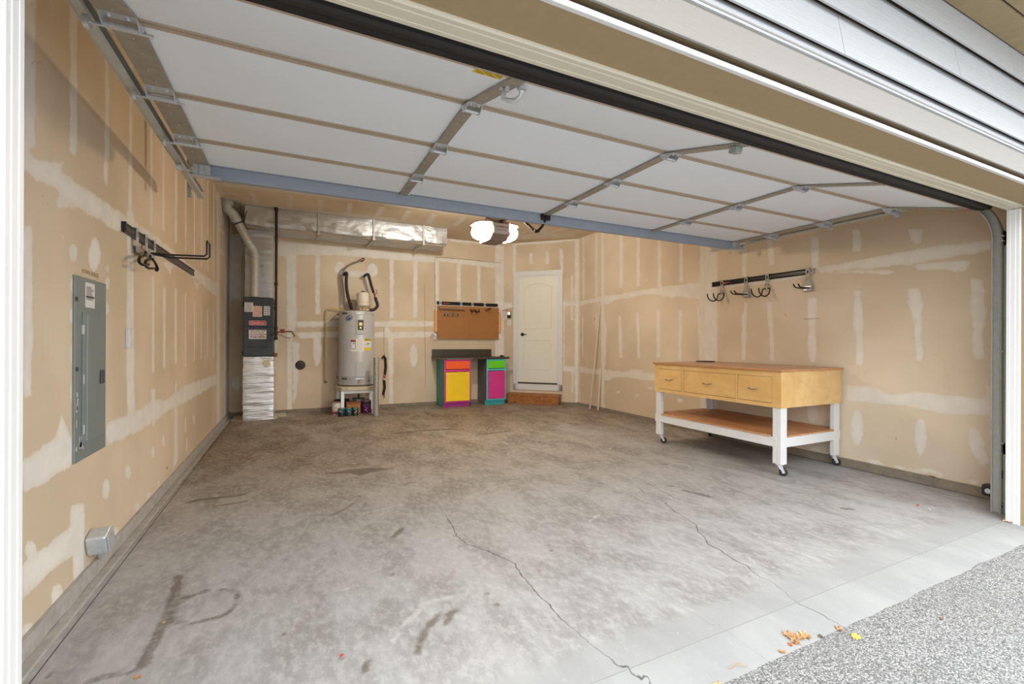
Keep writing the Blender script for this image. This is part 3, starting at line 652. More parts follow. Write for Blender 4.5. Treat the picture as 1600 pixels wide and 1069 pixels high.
# ---- driveway
def drive_mat():
    m = bpy.data.materials.new('exposed_aggregate'); m.use_nodes = True; nt = m.node_tree; b = nt.nodes['Principled BSDF']
    geo = N(nt, 'ShaderNodeNewGeometry'); P = geo.outputs['Position']
    v = N(nt, 'ShaderNodeTexVoronoi'); v.inputs['Scale'].default_value = 170; nt.links.new(P, v.inputs['Vector'])
    n2 = noise_n(nt, P, 90, 4, .8); big = noise_n(nt, P, 1.2, 3)
    hs = N(nt, 'ShaderNodeSeparateColor'); nt.links.new(v.outputs['Color'], hs.inputs[0])
    col = mixc(nt, mrange(nt, hs.outputs[0], .15, .9), lin((84, 83, 82)), lin((184, 183, 181)))
    col = mixc(nt, mrange(nt, v.outputs['Distance'], .35, .6, 0, .55), col, lin((62, 60, 58)))
    col = mixc(nt, mathn(nt, 'MULTIPLY', mrange(nt, n2, .35, .7), .5), col, lin((152, 151, 150)))
    col = mixc(nt, mathn(nt, 'MULTIPLY', mrange(nt, big, .4, .7), .25), col, lin((118, 116, 114)))
    nt.links.new(col, b.inputs['Base Color']); b.inputs['Roughness'].default_value = .85
    bp = N(nt, 'ShaderNodeBump'); bp.inputs['Strength'].default_value = .7; bp.inputs['Distance'].default_value = .004; bp.invert = True
    nt.links.new(v.outputs['Distance'], bp.inputs['Height']); nt.links.new(bp.outputs[0], b.inputs['Normal'])
    return m
random.seed(5)
mb = MB(); edge = []
x = -14.0
while x <= 14.0: edge.append((x, 1.128+random.uniform(-.006, .006))); x += .035 if -1 < x < 5.5 else .5
vs = [(a, b_, -.012) for a, b_ in edge]+[(a, -22, -.5) for a, b_ in edge]; n = len(edge)
mb.add(vs, [(i, i+1, n+i+1, n+i) for i in range(n-1)])
drv = struct('floor_driveway', mb, drive_mat())

# ================================================================== FRONT WALL (header, jambs, siding, eave)
XJL, XJR = -.51, 4.35
mb = MB()
mb.box(-6, 10, 1.09, 1.30, 2.16, 3.30); mb.box(-6, XJL-.05, 1.09, 1.30, -.02, 2.16); mb.box(XJR+.05, 10, 1.09, 1.30, -.02, 2.16)
wf = struct('wall_front', mb, mat('sheathing', (150, 130, 100), .8))
# jamb boards and their vinyl stops
jp = MB(); jp.box(XJL-.03, XJR+.013, 1.066, 1.299, 2.121, 2.16)
struct('trim_1', jp, browntrim)
for nm, xa, xb in (('trim_2', XJL-.045, XJL-.0135), ('trim_3', XJR+.0135, XJR+.045)):
    q = MB(); q.box(xa, xb, 1.04, 1.299, -.01, 2.121); struct(nm, q, browntrim)
def stop_profile(e=1.236):   # (a: across the opening inward, b: along Y)
    return [(0, 1.302), (.014, 1.302), (.014, 1.286), (.0125, 1.284), (.0125, e+.026), (.0108, e+.022), (.0108, e+.006), (.007, e), (0, e)]
q = MB(); q.prism([(b_, 2.121-a) for a, b_ in stop_profile(1.222)], XJL-.02, XJR+.02, 'x'); struct('trim_4', q, vinyl)
q = MB(); q.prism([(XJR+.014-a, b_) for a, b_ in stop_profile()], -.005, 2.105, 'z'); struct('trim_5', q, white)
q = MB(); q.prism([(XJL-.014+a, b_) for a, b_ in stop_profile()], -.005, 2.105, 'z'); struct('trim_6', q, white)
# exterior head casing: drip bead, recess, face board
q = MB(); q.box(-2, 9, 1.048, 1.066, 2.119, 2.137); struct('trim_7', q, white, None, .003)
q = MB(); q.box(-2, 9, 1.062, 1.09, 2.137, 2.156); q.box(-2, 9, 1.034, 1.07, 2.1475, 2.1495); struct('trim_8', q, mat('gap_shade_brown', (104, 88, 60), .8))  # shade of the recess painted as dark brown strips
q = MB(); q.box(-2, 9, 1.030, 1.09, 2.149, 2.278); q.box(-2, 9, 1.027, 1.036, 2.146, 2.150); struct('trim_9', q, facewhite, None, .002)
q = MB(); q.box(-2, 9, 1.026, 1.09, 2.278, 2.284); struct('trim_10', q, facewhite)
for nm, xa, xb in (('trim_11', XJL-.19, XJL-.05), ('trim_12', XJR+.05, XJR+.19)):
    q = MB(); q.box(xa, xb, 1.03, 1.09, -.01, 2.134); struct(nm, q, white, None, .002)
# lap siding, one board at a time
rows = [(2.262, 2.325, [-6, 10]), (2.325, 2.488, [-6, -1.2, 1.93, 5.6, 10]), (2.488, 2.658, [-6, -2.4, .35, 2.89, 6.5, 10]), (2.658, 2.835, [-6, -.6, 3.52, 7.2, 10])]
first = {}
for z0, z1, xs in rows:
    for a, b_ in zip(xs[:-1], xs[1:]):
        q = MB(); g = .0015
        q.prism([(1.060, z1+.016), (1.052, z1+.016), (1.022, z0), (1.030, z0)], a+g, b_-g, 'x')
        o = obj('siding_board', q, siding_m, wf)
q = MB(); q.box(-6, XJL-.19, 1.035, 1.09, -.02, 2.27); q.box(XJR+.19, 10, 1.035, 1.09, -.02, 2.27); struct('siding_field', q, siding_m, wf)
# eave soffit planks
sof = mat('brown_soffit_paint', (150, 132, 98), .7, var=.12, scale=14)
q = MB(); q.box(-6, 10, .42, 1.10, 2.90, 3.05); so = struct('trim_13', q, sof)
ys = [1.048, .925, .80, .675, .55, .43]
for i in range(5):
    q = MB(); q.box(-6, 10, ys[i+1]+.004, ys[i]-.004, 2.835+.004*(i % 2), 2.905); obj('soffit_board', q, sof, so)
q = MB(); q.box(-6, 10, .40, .44, 2.80, 3.08); struct('trim_14', q, facewhite)
# unseen fill lamp added behind the opener to brighten the back wall
cl_ = thing('fill_lamp', 'added unseen fill lamp aimed at the back wall, hidden above the raised door', 'fill light', (1.95, 5.55, 3.0))
q = MB(); q.lathe([(.07, CEIL), (.07, CEIL-.02), (.02, CEIL-.03), (.014, 3.10)], (1.95, 5.55, 0), (0, 0, 1), 24); obj('fill_lamp_base', q, white, cl_)
fd = Vector((.42, .72, -.56)).normalized(); fp_ = Vector((1.95, 5.55, 3.06))
q = MB(); q.lathe([(.03, -.09), (.055, -.06), (.075, .06), (.078, .075), (.070, .075), (.06, .02)], fp_, fd, 28); obj('fill_lamp_head', q, white, cl_)
q = MB(); q.lathe([(.058, .022), (.058, .030)], fp_, fd, 24); obj('fill_lamp_face', q, mat('fill_lamp_glass', (255, 246, 232), .4, emit=((255, 244, 226), 12.0)), cl_)
sd_ = bpy.data.lights.new('fill_spot', 'SPOT'); sd_.energy = 92; sd_.spot_size = math.radians(168); sd_.spot_blend = .55; sd_.shadow_soft_size = .06; sd_.color = (1, .95, .86)
so_ = bpy.data.objects.new('fill_spot', sd_); COL.objects.link(so_); so_.parent = cl_; so_.matrix_parent_inverse = cl_.matrix_basis.inverted()
so_.matrix_basis = Matrix.Translation(fp_+fd*.10) @ fd.to_track_quat('-Z', 'Y').to_matrix().to_4x4()
# roof over everything (keeps the sky off the ceiling)
q = MB(); q.box(-6, 10, .4, 9.2, 3.32, 3.42); struct('roof', q, browntrim)

# ================================================================== HOUSE DOOR (angled wall)
def dT(u, out, z): p = DG0+DGU*u+DGN*out; return (p[0], p[1], z)
dd = bpy.data.objects.new('door_1', None); COL.objects.link(dd); dd.location = tuple(DG0+DGU*.81); XF['door_1'] = Matrix.Translation(dd.location); dd['kind'] = 'structure'
def dbox(u0, u1, o0, o1, z0, z1, mb=None):
    mb = mb or MB(); return mb.box(u0, u1, o0, o1, z0, z1, T=dT)
obj('casing', dbox(.285, .375, 0, .022, .25, 2.525), white, dd, .003)
obj('casing', dbox(1.205, 1.295, 0, .022, .25, 2.525), white, dd, .003)
obj('head_casing', dbox(.278, 1.302, 0, .026, 2.52, 2.61), white, dd, .003)
obj('sill_casing', dbox(.285, 1.295, 0, .022, .25, .375), white, dd, .003)
q = MB(); dbox(.375, .405, -.03, .012, .375, 2.52, q); dbox(1.178, 1.205, -.03, .012, .375, 2.52, q); dbox(.405, 1.178, -.03, .012, 2.495, 2.52, q); obj('door_frame', q, white, dd)
def panel_outline(u0, u1, z0, z1, rise):
    pts = [(u0, z0), (u1, z0), (u1, z1)]
    if rise:
        for i in range(1, 12):
            t = i/12; pts.append((u1+(u0-u1)*t, z1+rise*math.sin(PI*t)))
    return pts+[(u0, z1)]
slab = MB(); dbox(.405, 1.178, -.02, .006, .40, 2.495, slab)
ds = obj('door_slab', slab, doorp, dd)
for u0, u1, z0, z1, rise in ((.505, 1.075, 1.46, 2.30, .07), (.505, 1.075, .66, 1.25, 0)):
    o_ = panel_outline(u0, u1, z0, z1, rise); n = len(o_)
    cx_, cz_ = (u0+u1)/2, (z0+z1)/2
    def sc(k): return [(cx_+(a-cx_)*(1-2*k/(u1-u0)), cz_+(b_-cz_)*(1-2*k/(z1-z0))) for a, b_ in o_]
    q = MB(); rings = [(0, -.0042), (.004, .0025), (.013, .0025), (.020, -.0042)]
    vs = []
    for k, h in rings: vs += [dT(a, h+.010, b_) for a, b_ in sc(k)]
    fs = [(r*n+i, r*n+(i+1) % n, (r+1)*n+(i+1) % n, (r+1)*n+i) for r in range(len(rings)-1) for i in range(n)]
    fs.append(tuple((len(rings)-1)*n+i for i in range(n))); q.add(vs, fs); mo = obj('raised_panel', q, doorp, ds)
    q = MB(); k = 9
    for i in range(k):   # beadboard ribs
        a = u0+.05+(u1-u0-.1)*i/(k-1); top = z1-.035+(rise*math.sin(PI*(a-u0)/(u1-u0)) if rise else 0)
        dbox(a-.004, a+.004, .006, .0075, z0+.04, top, q)
    obj('beadboard_rib', q, doorp, ds)
obj('threshold', dbox(.385, 1.195, -.03, .035, .375, .40), mat('dark_bronze_sill', (58, 50, 44), .4, .5), dd, .004)
q = MB(); c_ = Vector(dT(.475, .006, 1.352)); nn = Vector(DGN)
q.cyl(c_, c_+nn*.012, .034, 20); kn = obj('door_handle', q, blackm, dd, label='black lever handle with round rose')
q = MB(); q.cyl(c_+nn*.01, c_+nn*.05, .011, 12); q.tube([c_+nn*.05+Vector(DGU)*t for t in (-.005, .03, .07, .10)], [.010, .009, .008, .007], 10)
obj('lever', q, blackm, kn)

# wooden step at the house door
st = thing('wooden_step', 'stained plank step on the floor below the white house door', 'step', tuple(DG0+DGU*.75+DGN*.2))
obj('tread', dbox(.24, 1.28, .01, .25, .155, .19), pine, st, .004)
obj('riser', dbox(.255, 1.265, .205, .24, 0, .154), pine, st, .003)
obj('side_board', dbox(.255, .29, .01, .204, 0, .154), pine, st, .003)
obj('side_board', dbox(1.23, 1.265, .01, .204, 0, .154), pine, st, .003)

# ================================================================== OVERHEAD DOOR
GX0, GX1, GZ = -.575, 4.390, 2.30
gd = thing('garage_door', 'white insulated sectional overhead door raised open under the ceiling', 'garage door', (1.91, 3.40, GZ))
JT = [(3.42, 2.302), (2.985, 2.302), (2.475, 2.302), (1.955, 2.298), (1.468, 2.162)]
MIDS = [.735, 1.955, 3.175]
def secT(i):
    a = Vector((0,)+JT[i]); b_ = Vector((0,)+JT[i+1]); d = (b_-a); Ln = d.length; d.normalize()
    n = Vector((0, d.z, -d.y));  n = n if n.z < 0 else -n
    def T(x, s, t): p = a+d*s+n*t; return (x, p.y, p.z)
    return T, Ln
def tb(T, x0, x1, s0, s1, t0, t1, mb=None, m=None):
    mb = mb or MB(); return mb.box(x0, x1, s0, s1, t0, t1, m, T=T)
hinge_ref = {}
for i in range(4):
    T, Ln = secT(i); g = .004
    sk = MB(); tb(T, GX0, GX1, g, Ln-g, -.042, 0, sk)
    sec = obj('door_section', sk, doorskin, gd)
    if i > 0: obj('edge_rail', tb(T, GX0+.05, GX1-.05, g, .026, -.001, .005), tanrail, sec, .002)
    if i < 3: obj('edge_rail', tb(T, GX0+.05, GX1-.05, Ln-.026, Ln-g, -.001, .005), tanrail, sec, .002)
    else: obj('edge_rail', tb(T, GX0+.05, GX1-.05, Ln-.03, Ln-g, -.001, .005), tanrail, sec, .002)
    for k, xc in enumerate([GX0+.05]+MIDS+[GX1-.05]):
        hw = .05 if k in (0, 4) else .029
        q = MB(); tb(T, xc-hw, xc+hw, g, Ln-g, .003, .012, q)
        if k not in (0, 4): tb(T, xc+hw, xc+hw+.016, g+.01, Ln-g-.01, 0, .004, q, doorskin); q.mats = [galv_d, doorskin]; q.m = [0]*6+[1]*6
        s_ = obj('stile', q, galv_d if k in (0, 4) else None, sec)
        # screws and slots along the channel
        q = MB()
        for sfr in (.09, .2, .38, .62, .8, .92):
            c_ = Vector(T(xc+random.uniform(-.008, .008), Ln*sfr, .012)); n_ = Vector(T(0, 0, 1))-Vector(T(0, 0, 0)); q.cyl(c_, c_+n_*.002, .0035, 8)
        obj('stile_screws', q, galv2, sec, kind='stuff')
# hinges at the joints
def hinge(i, xc, end):
    T, Ln = secT(i)   # joint at the start of section i (i>=1)
    root = [o for o in gd.children if o.name.startswith('door_section')][i]
    hw = .036 if not end else .05
    q = MB(); tb(T, xc-hw, xc+hw, .004, .065, .012, .015, q); tb(T, xc-hw, xc+hw, -.055, -.004, .012, .015, q)
    for sx in (-1, 1):
        x_ = xc+sx*hw; pr_ = [(-.05, .012), (.05, .012), (.034, .034), (.018, .046), (-.006, .046)]
        vs = [T(x_-.0012, a, b_) for a, b_ in pr_]+[T(x_+.0012, a, b_) for a, b_ in pr_]; n = 5
        q.add(vs, [tuple(range(n))[::-1], tuple(range(n, 2*n))]+[(k, (k+1) % n, n+(k+1) % n, n+k) for k in range(n)])
    q.cyl(T(xc-hw-.004, .008, .038), T(xc+hw+.004, .008, .038), .0085, 12)
    for sx, ss in ((-.5, .045), (.5, .045), (-.5, -.035), (.5, -.035)):
        c_ = Vector(T(xc+sx*hw, ss, .015)); n_ = Vector(T(0, 0, 1))-Vector(T(0, 0, 0)); q.cyl(c_, c_+n_*.007, .0065, 6)
    obj('hinge', q, galv2, root)
    if end:
        d_ = -1 if xc < 2 else 1
        q = MB(); q.cyl(T(xc-d_*.085, .008, .044), T(xc+d_*.085, .008, .044), .0055, 8)
        q.cyl(T(xc+d_*.085, .008, .044), T(xc+d_*.10, .008, .044), .022, 16); obj('roller', q, galv2, root)
for i in (1, 2, 3):
    for k, xc in enumerate([GX0+.05]+MIDS+[GX1-.05]): hinge(i, xc, k in (0, 4))
# strut on the top section, top roller brackets
st_ = MB(); st_.box(-.50, 4.385, 3.398, 3.402, 2.222, 2.303); st_.box(-.50, 4.385, 3.402, 3.432, 2.222, 2.225); st_.box(-.50, 4.385, 3.375, 3.402, 2.300, 2.303); st_.box(-.50, 4.385, 3.430, 3.433, 2.225, 2.30)
obj('strut', st_, galvblue, gd, label='blue grey steel stiffening bar across the rear edge')
for xc, d_ in ((GX0+.06, -1), (GX1-.06, 1)):
    q = MB(); q.box(xc-.045, xc+.045, 3.36, 3.395, 2.225, 2.29)
    for k in range(3): q.box(xc-.04+k*.03, xc-.018+k*.03, 3.352, 3.361, 2.228, 2.288)
    q.box(xc-.06, xc+.10, 3.35, 3.40, 2.215, 2.222); q.cyl((xc-.02, 3.372, 2.24), (xc+d_*.12, 3.372, 2.255), .006, 8); q.cyl((xc+d_*.10, 3.372, 2.26), (xc+d_*.13, 3.372, 2.26), .022, 14)
    obj('top_bracket', q, galv2, gd)
# bottom weather seal with ribs
T, Ln = secT(3)
q = MB(); tb(T, GX0, GX1, Ln-.002, Ln+.052, -.042, .004, q)
for k in range(6): tb(T, GX0, GX1, Ln+.002+k*.0085, Ln+.0055+k*.0085, .004, .008, q)
pts = [(Ln+.052, .003), (Ln+.072, -.002), (Ln+.082, -.012), (Ln+.084, -.026), (Ln+.076, -.038), (Ln+.052, -.042)]
vs = [T(x_, a, b_) for x_ in (GX0, GX1) for a, b_ in pts]; n = 6
q.add(vs, [tuple(range(n)), tuple(range(n, 2*n))]+[(k, (k+1) % n, n+(k+1) % n, n+k) for k in range(n)])
obj('weather_seal', q, rubber, gd, label='ribbed black rubber bottom seal')
# lift handle and lower bracket on the second stile
q = MB(); xh = MIDS[0]
q.cyl(T(xh, .405, .012), T(xh, .405, .03), .010, 8); q.cyl(T(xh+.045, .44, .012), T(xh+.045, .44, .02), .019, 14)
q.tube([T(xh+.045, .44, .02), T(xh+.045, .435, .04), T(xh+.035, .42, .055), T(xh+.012, .40, .058), T(xh-.005, .385, .05), T(xh, .38, .02)], .0095, 8)
q.cyl(T(xh-.012, .375, .012), T(xh-.012, .375, .022), .009, 6); q.cyl(T(xh+.01, .36, .012), T(xh+.01, .36, .022), .009, 6)
obj('lift_handle', q, galv2, gd, label='curved zinc lift handle')
q = MB(); xh = MIDS[1]; tb(T, xh-.022, xh+.022, Ln-.075, Ln-.03, .012, .045, q); obj('pull_bracket', q, mat('green_zinc', (150, 164, 152), .4, .5), gd, .004)
# red stiles marks + yellow sticker
q = MB(); tb(T, .580, .694, Ln-.082, Ln-.036, .0004, .001, q); ys_ = obj('warning_sticker', q, yellowp, gd, label='yellow warning sticker')
q = MB()
for r in range(4):
    for k in range(9): 
        if (r+k) % 4: tb(T, .588+k*.0112, .597+k*.0112, Ln-.078+r*.010, Ln-.073+r*.010, .001, .0013, q)
obj('sticker_print', q, mat('olive_print', (120, 104, 10), .6), ys_, kind='stuff')
q = MB(); tb(T, GX1-.046, GX1-.03, .16, .20, .012, .014, q); tb(T, GX1-.046, GX1-.03, .30, .335, .012, .014, q); tb(T, GX1-.07, GX1-.04, Ln-.06, Ln-.01, .012, .014, q)
obj('red_tag', q, redp, gd)

# ---- tracks
def track(side, end_y, label):
    xs = 4.50 if side > 0 else -.625; d_ = side
    o_ = thing('door_track', label, 'track', (xs, 1.40, 0))
    prof = [(-.027, 0), (.027, 0), (.027, .030), (.020, .036), (.018, .034), (.0245, .028), (.0245, .0025), (-.0245, .0025), (-.0245, .028), (-.018, .034), (-.020, .036), (-.027, .030)]
    # ea: across the channel (in the YZ plane), eb: toward the door
    eb = Vector((-d_, 0, 0)); fr = []
    xw = xs+d_*.028
    YV, R, ZT = 1.395, .36, 2.318
    for z in (.0 if side > 0 else 0, .9, ZT-R): fr.append(((xw, YV, z), (0, 1, 0), eb))
    vert = fr[:]
    q = MB(); q.sweep(prof, None, vert); vt = obj('vertical_track', q, galv, o_)
    fr = []
    for k in range(13):
        a = math.radians(180-90*k/12); c_ = (YV+R, ZT-R)
        p = (xw, c_[0]+R*math.cos(a), c_[1]+R*math.sin(a)); n_ = (0, -math.cos(a), -math.sin(a)); fr.append((p, n_, eb))
    q = MB(); q.sweep(prof, None, fr); obj('curved_track', q, galv, o_)
    fr = [((xw, YV+R, ZT), (0, 0, -1), eb), ((xw, end_y, ZT+.004), (0, 0, -1), eb)]
    q = MB(); q.sweep(prof, None, fr); obj('horizontal_track', q, galv, o_)
    q = MB(); q.box(xw, xw+d_*.004, 1.62, end_y-.02, ZT-.03, ZT+.045); q.box(xw, xw+d_*.032, 1.62, end_y-.02, ZT+.042, ZT+.046); obj('angle_iron', q, galv, o_)
    q = MB(); q.box(xs+d_*.030, xs+d_*.034, YV-.05, YV+.01, .0 if side > 0 else .9, 2.02); q.box(xs+d_*.0, xs+d_*.034, 1.303, 1.307, .02, 2.02)
    q.box(xs+d_*.030, xs+d_*.034, 1.303, YV-.04, .02, 2.02); obj('jamb_angle', q, mat('green_lit_galvanised', (168, 182, 160), .4, .45) if side > 0 else galv, o_)
    if side > 0:
        q = MB()
        for zz in (.25,): q.box(xs+.010, xs+.022, YV-.0285, YV-.0272, zz, zz+.06)
        for a, z in ((.004, .06), (.018, .05), (.024, .075)): q.box(xs+a, xs+a+.012, YV-.0285, YV-.0272, z-.008, z)
        obj('slot', q, mat('slot_dark', (30, 30, 30), .8), vt)
        q = MB(); q.cyl((xs+.01, YV-.027, .50), (xs+.01, YV-.034, .50), .008, 8); q.cyl((xs+.01, YV-.027, 1.15), (xs+.01, YV-.034, 1.15), .008, 8)
        for a in (-.008, .014):
            for z in (1.93, 1.965): q.cyl((xs+a, YV-.027, z), (xs+a, YV-.035, z), .007, 8)
        obj('track_bolt', q, galv2, vt)
        q = MB(); q.box(4.52, 4.60, 1.303, 1.308, 1.90, 2.02); q.box(4.53, 4.535, 1.30, YV, 1.90, 2.0); q.cyl((4.565, 1.31, 1.95), (4.565, 1.325, 1.95), .012, 8); obj('track_bracket', q, galv2, o_)
        q = MB(); q.box(4.535, 4.57, 1.303, 1.308, .42, .50); q.box(4.53, 4.535, 1.303, YV, .42, .50); obj('track_bracket', q, galv2, o_)
    # perforated hanger to the ceiling
    hy = end_y-.28
    q = MB(); q.box(xw+d_*.004, xw+d_*.008, hy, hy+.035, ZT-.09, CEIL); q.box(xw+d_*.004, xw+d_*.035, hy+.031, hy+.035, ZT-.09, CEIL); hg = obj('hanger_strap', q, galv, o_)
    q = MB()
    for k in range(24): q.cyl((xw+d_*.003, hy+.015, ZT-.07+k*.036), (xw+d_*.0085, hy+.015, ZT-.07+k*.036), .0055, 8)
    obj('hanger_holes', q, mat('hole_light', (190, 160, 110), .8), hg, kind='stuff')
    return o_
track(1, 3.86, 'right galvanised door track curving up beside the right jamb')
track(-1, 4.18, 'left galvanised door track hung high along the left wall')
# safety sensor at the foot of the right track
se = thing('safety_sensor', 'black door safety sensor at the foot of the right track by the wall', 'sensor', (4.62, 1.47, .10))
q = MB(); q.box(4.585, 4.66, 1.42, 1.50, .085, .165); obj('sensor_body', q, black, se, .01)
q = MB(); q.cyl((4.585, 1.46, .125), (4.575, 1.46, .125), .018, 14); obj('sensor_eye', q, galv2, se)
q = MB(); q.box(4.535, 4.60, 1.405, 1.409, .09, .15); obj('sensor_bracket', q, galv, se)
# vent-like metal box low on the left wall
bx = thing('conduit_box', 'grey zinc junction box low on the left wall above the kerb', 'box', (XL, 2.95, .15))
q = MB(); T_ = lambda x, y, z: (XL+x, 2.93+y*math.cos(.35)-z*math.sin(.35), .20+y*math.sin(.35)+z*math.cos(.35))
q.box(0, .085, -.045, .045, -.055, .05, T=T_); obj('box_body', q, galv2, bx, .014, bseg=3)
q = MB(); q.box(.085, .092, -.04, .04, -.05, .045, T=T_); obj('cover_plate', q, galv2, bx, .002)
q = MB(); q.tube([(XL+.03, 2.96, .15), (XL+.03, 2.99, .10), (XL+.028, 3.01, .088)], .012, 10); obj('conduit', q, galv2, bx)

# ---- opener
op = thing('garage_door_opener', 'grey ceiling-hung door opener with two glowing lamp lenses', 'opener', (1.93, 4.42, 2.28))
opg = mat('warm_grey_plastic', (176, 164, 156), .5, var=.03); opd = mat('taupe_plastic', (140, 122, 108), .5, var=.03)
q = MB(); q.prism([(4.26, 2.315), (4.26, 2.43), (4.30, 2.46), (4.62, 2.46), (4.62, 2.27), (4.33, 2.262)], 1.835, 2.03, 'x'); obj('motor_housing', q, opd, op, .008)
q = MB(); q.box(1.845, 2.02, 4.252, 4.262, 2.318, 2.425); fp = obj('front_panel', q, mat('pale_grey_plastic', (204, 196, 192), .5), op, .004)
text_obj('lettering', 'CHAMBERLAIN', .030, darkp, fp, (1.932, 4.2515, 2.388), (1, 0, 0), (0, 0, 1), squeeze=.82)
text_obj('lettering', 'Whisper Drive', .019, darkp, fp, (1.940, 4.2515, 2.356), (1, 0, 0), (0, 0, 1))
q = MB(); q.box(2.022, 2.03, 4.25, 4.262, 2.29, 2.35); obj('light_tab', q, orange, op)
glow = mat('lit_lamp_lens', (255, 232, 190), .4, emit=((255, 232, 198), 88.0))
for cx_, s_ in ((1.83, -1), (2.035, 1)):
    q = MB(); vs = []; fs = []; K, J = 16, 9
    for j in range(J+1):
        a = PI/2*j/J
        for k in range(K):
            b_ = 2*PI*k/K; sy = math.cos(b_); sz = math.sin(b_); rz = .085 if sz < 0 else .075
            vs.append((cx_+s_*.145*math.sin(a), 4.43+.165*abs(math.cos(a))**.8*math.copysign(abs(sy)**.8, sy), 2.362+rz*abs(math.cos(a))**.7*math.copysign(abs(sz)**.8, sz)))
    fs = [(j*K+k, j*K+(k+1) % K, (j+1)*K+(k+1) % K, (j+1)*K+k) for j in range(J) for k in range(K)]; fs.append(tuple(range(K)))
    q.add(vs, fs, None, True); ln = obj('lamp_lens', q, glow, op)
    q = MB(); q.box(cx_-.006*s_, cx_-s_*.02, 4.258, 4.30, 2.395, 2.42); obj('lens_clip', q, darkp, op)
q = MB(); q.lathe([(.02, 0), (.035, .02), (.035, .05), (.02, .07)], (1.86, 4.42, 2.46), (0, 0, 1), 14); obj('upper_boss', q, opd, op)
q = MB(); q.box(1.85, 1.87, 4.36, 4.38, 2.46, CEIL); q.box(1.99, 2.01, 4.36, 4.38, 2.46, CEIL); q.box(1.84, 2.02, 4.358, 4.362, 2.462, 2.50); obj('hanging_bracket', q, galv, op)
q = MB(); q.box(1.917, 1.943, 1.32, 4.40, 2.43, 2.455); obj('drive_rail', q, blackm, op)
q = MB(); q.box(1.90, 1.96, 3.80, 3.92, 2.395, 2.43); obj('trolley', q, black, op, .004)
q = MB(); q.tube([(1.94, 3.86, 2.41), (1.94, 3.70, 2.29), (1.94, 3.53, 2.180), (1.942, 3.505, 2.180), (1.948, 3.44, 2.205), (1.955, 3.36, 2.285)], .013, 6); q.cyl((1.915, 3.515, 2.185), (1.965, 3.515, 2.185), .012, 8)
obj('door_arm', q, browniron, op)
q = MB(); q.box(1.915, 1.995, 3.372, 3.397, 2.25, 2.31); q.cyl((1.91, 3.385, 2.29), (2.0, 3.385, 2.29), .010, 8); obj('arm_bracket', q, blackm, op)
q = MB(); q.tube([(2.03, 4.35, 2.44), (2.035, 4.24, 2.44), (2.035, 4.235, 2.38), (2.03, 4.24, 2.33)], .003, 6); obj('red_lead', q, redp, op)
for cx_, s_ in ((1.83, -1), (2.035, 1)):   # unseen opaque slabs added over both lenses to block upward light
    q = MB(); q.prism([(cx_, 4.262), (cx_+s_*.10, 4.29), (cx_+s_*.148, 4.36), (cx_+s_*.148, 4.50), (cx_+s_*.10, 4.58), (cx_, 4.60)], 2.432, 2.446, 'z'); obj('lens_light_block', q, opd, op, .003)

# ================================================================== FURNACE CORNER
FX0, FX1, FY0, FY1 = -.665, -.270, 7.76, 8.34
pb = thing('floor_pan', 'flat worn grey sheet on the floor under the foil-wrapped duct base', 'sheet', (-.47, 8.0, 0))
q = MB(); q.prism([(-.83, 7.90), (-.83, 8.36), (-.10, 8.36), (-.10, 8.06), (-.20, 8.04), (-.24, 7.80), (-.62, 7.77)], .0, .012, 'z'); obj('sheet_body', q, stone, pb)
# lower plenum
def crinkle(mb, x0, x1, y0, y1, z0, z1, nx, nz, amp, horiz=True, seed=1, bulge=.02):
    """foil wrapped box: front and side faces displaced by creases"""
    ny = 6; ring = [(x0+(x1-x0)*i/nx, y0) for i in range(nx)]+[(x1, y0+(y1-y0)*i/ny) for i in range(ny)]+[(x1-(x1-x0)*i/nx, y1) for i in range(nx)]+[(x0, y1-(y1-y0)*i/ny) for i in range(ny)]
    cx_, cy_ = (x0+x1)/2, (y0+y1)/2; vs = []; n = len(ring)
    for j in range(nz+1):
        t = j/nz; z = z0+(z1-z0)*t
        for (a, b_) in ring:
            p = Vector((a*(3 if horiz else 9), b_*3, z*(16 if horiz else 4)+seed*7))
            k = mnoise.noise(p)*amp+abs(mnoise.noise(p*2.3))*amp*.6
            dx, dy = a-cx_, b_-cy_; L_ = math.hypot(dx, dy)
            cr = .985 if (abs(abs(dx)-(x1-x0)/2) < 1e-4 and abs(abs(dy)-(y1-y0)/2) < 1e-4) else 1
            e = bulge*math.sin(PI*min(max(t, .02), .98))
            vs.append((cx_+dx*cr+(k+e)*dx/L_, cy_+dy*cr+(k+e)*dy/L_, z))
    fs = [(j*n+i, j*n+(i+1) % n, (j+1)*n+(i+1) % n, (j+1)*n+i) for j in range(nz) for i in range(n)]
    fs += [tuple(range(n))[::-1], tuple(nz*n+i for i in range(n))]
    mb.add(vs, fs); mb.sm = [True]*len(mb.f); return mb
pl = thing('duct_base', 'crinkled silver foil-wrapped duct base standing under the furnace', 'duct', (-.465, 8.05, 0))
obj('foil_wrap', crinkle(MB(), FX0-.002, FX1+.005, FY0, FY1, .012, .963, 12, 90, .012, True, 1, .006), foil2, pl)
q = MB(); q.prism([(-.40, .90), (-.33, .92), (-.30, .84), (-.36, .80), (-.42, .85)], FY0-.014, FY0-.010, 'y'); obj('tape_patch', q, mat('yellowed_tape', (206, 196, 160), .5), pl)
fu = thing('furnace', 'narrow charcoal steel gas furnace with white and red stickers', 'furnace', (-.467, 8.05, .965))
FZ0, FZ1 = .970, 1.855
q = MB(); q.box(FX0, FX1, FY0+.012, FY1, FZ0, FZ1); obj('cabinet', q, furn, fu, .003)
q = MB(); q.box(FX0+.006, FX1-.006, FY0, FY0+.013, 1.415, 1.845); up_ = obj('upper_panel', q, furn, fu, .003)
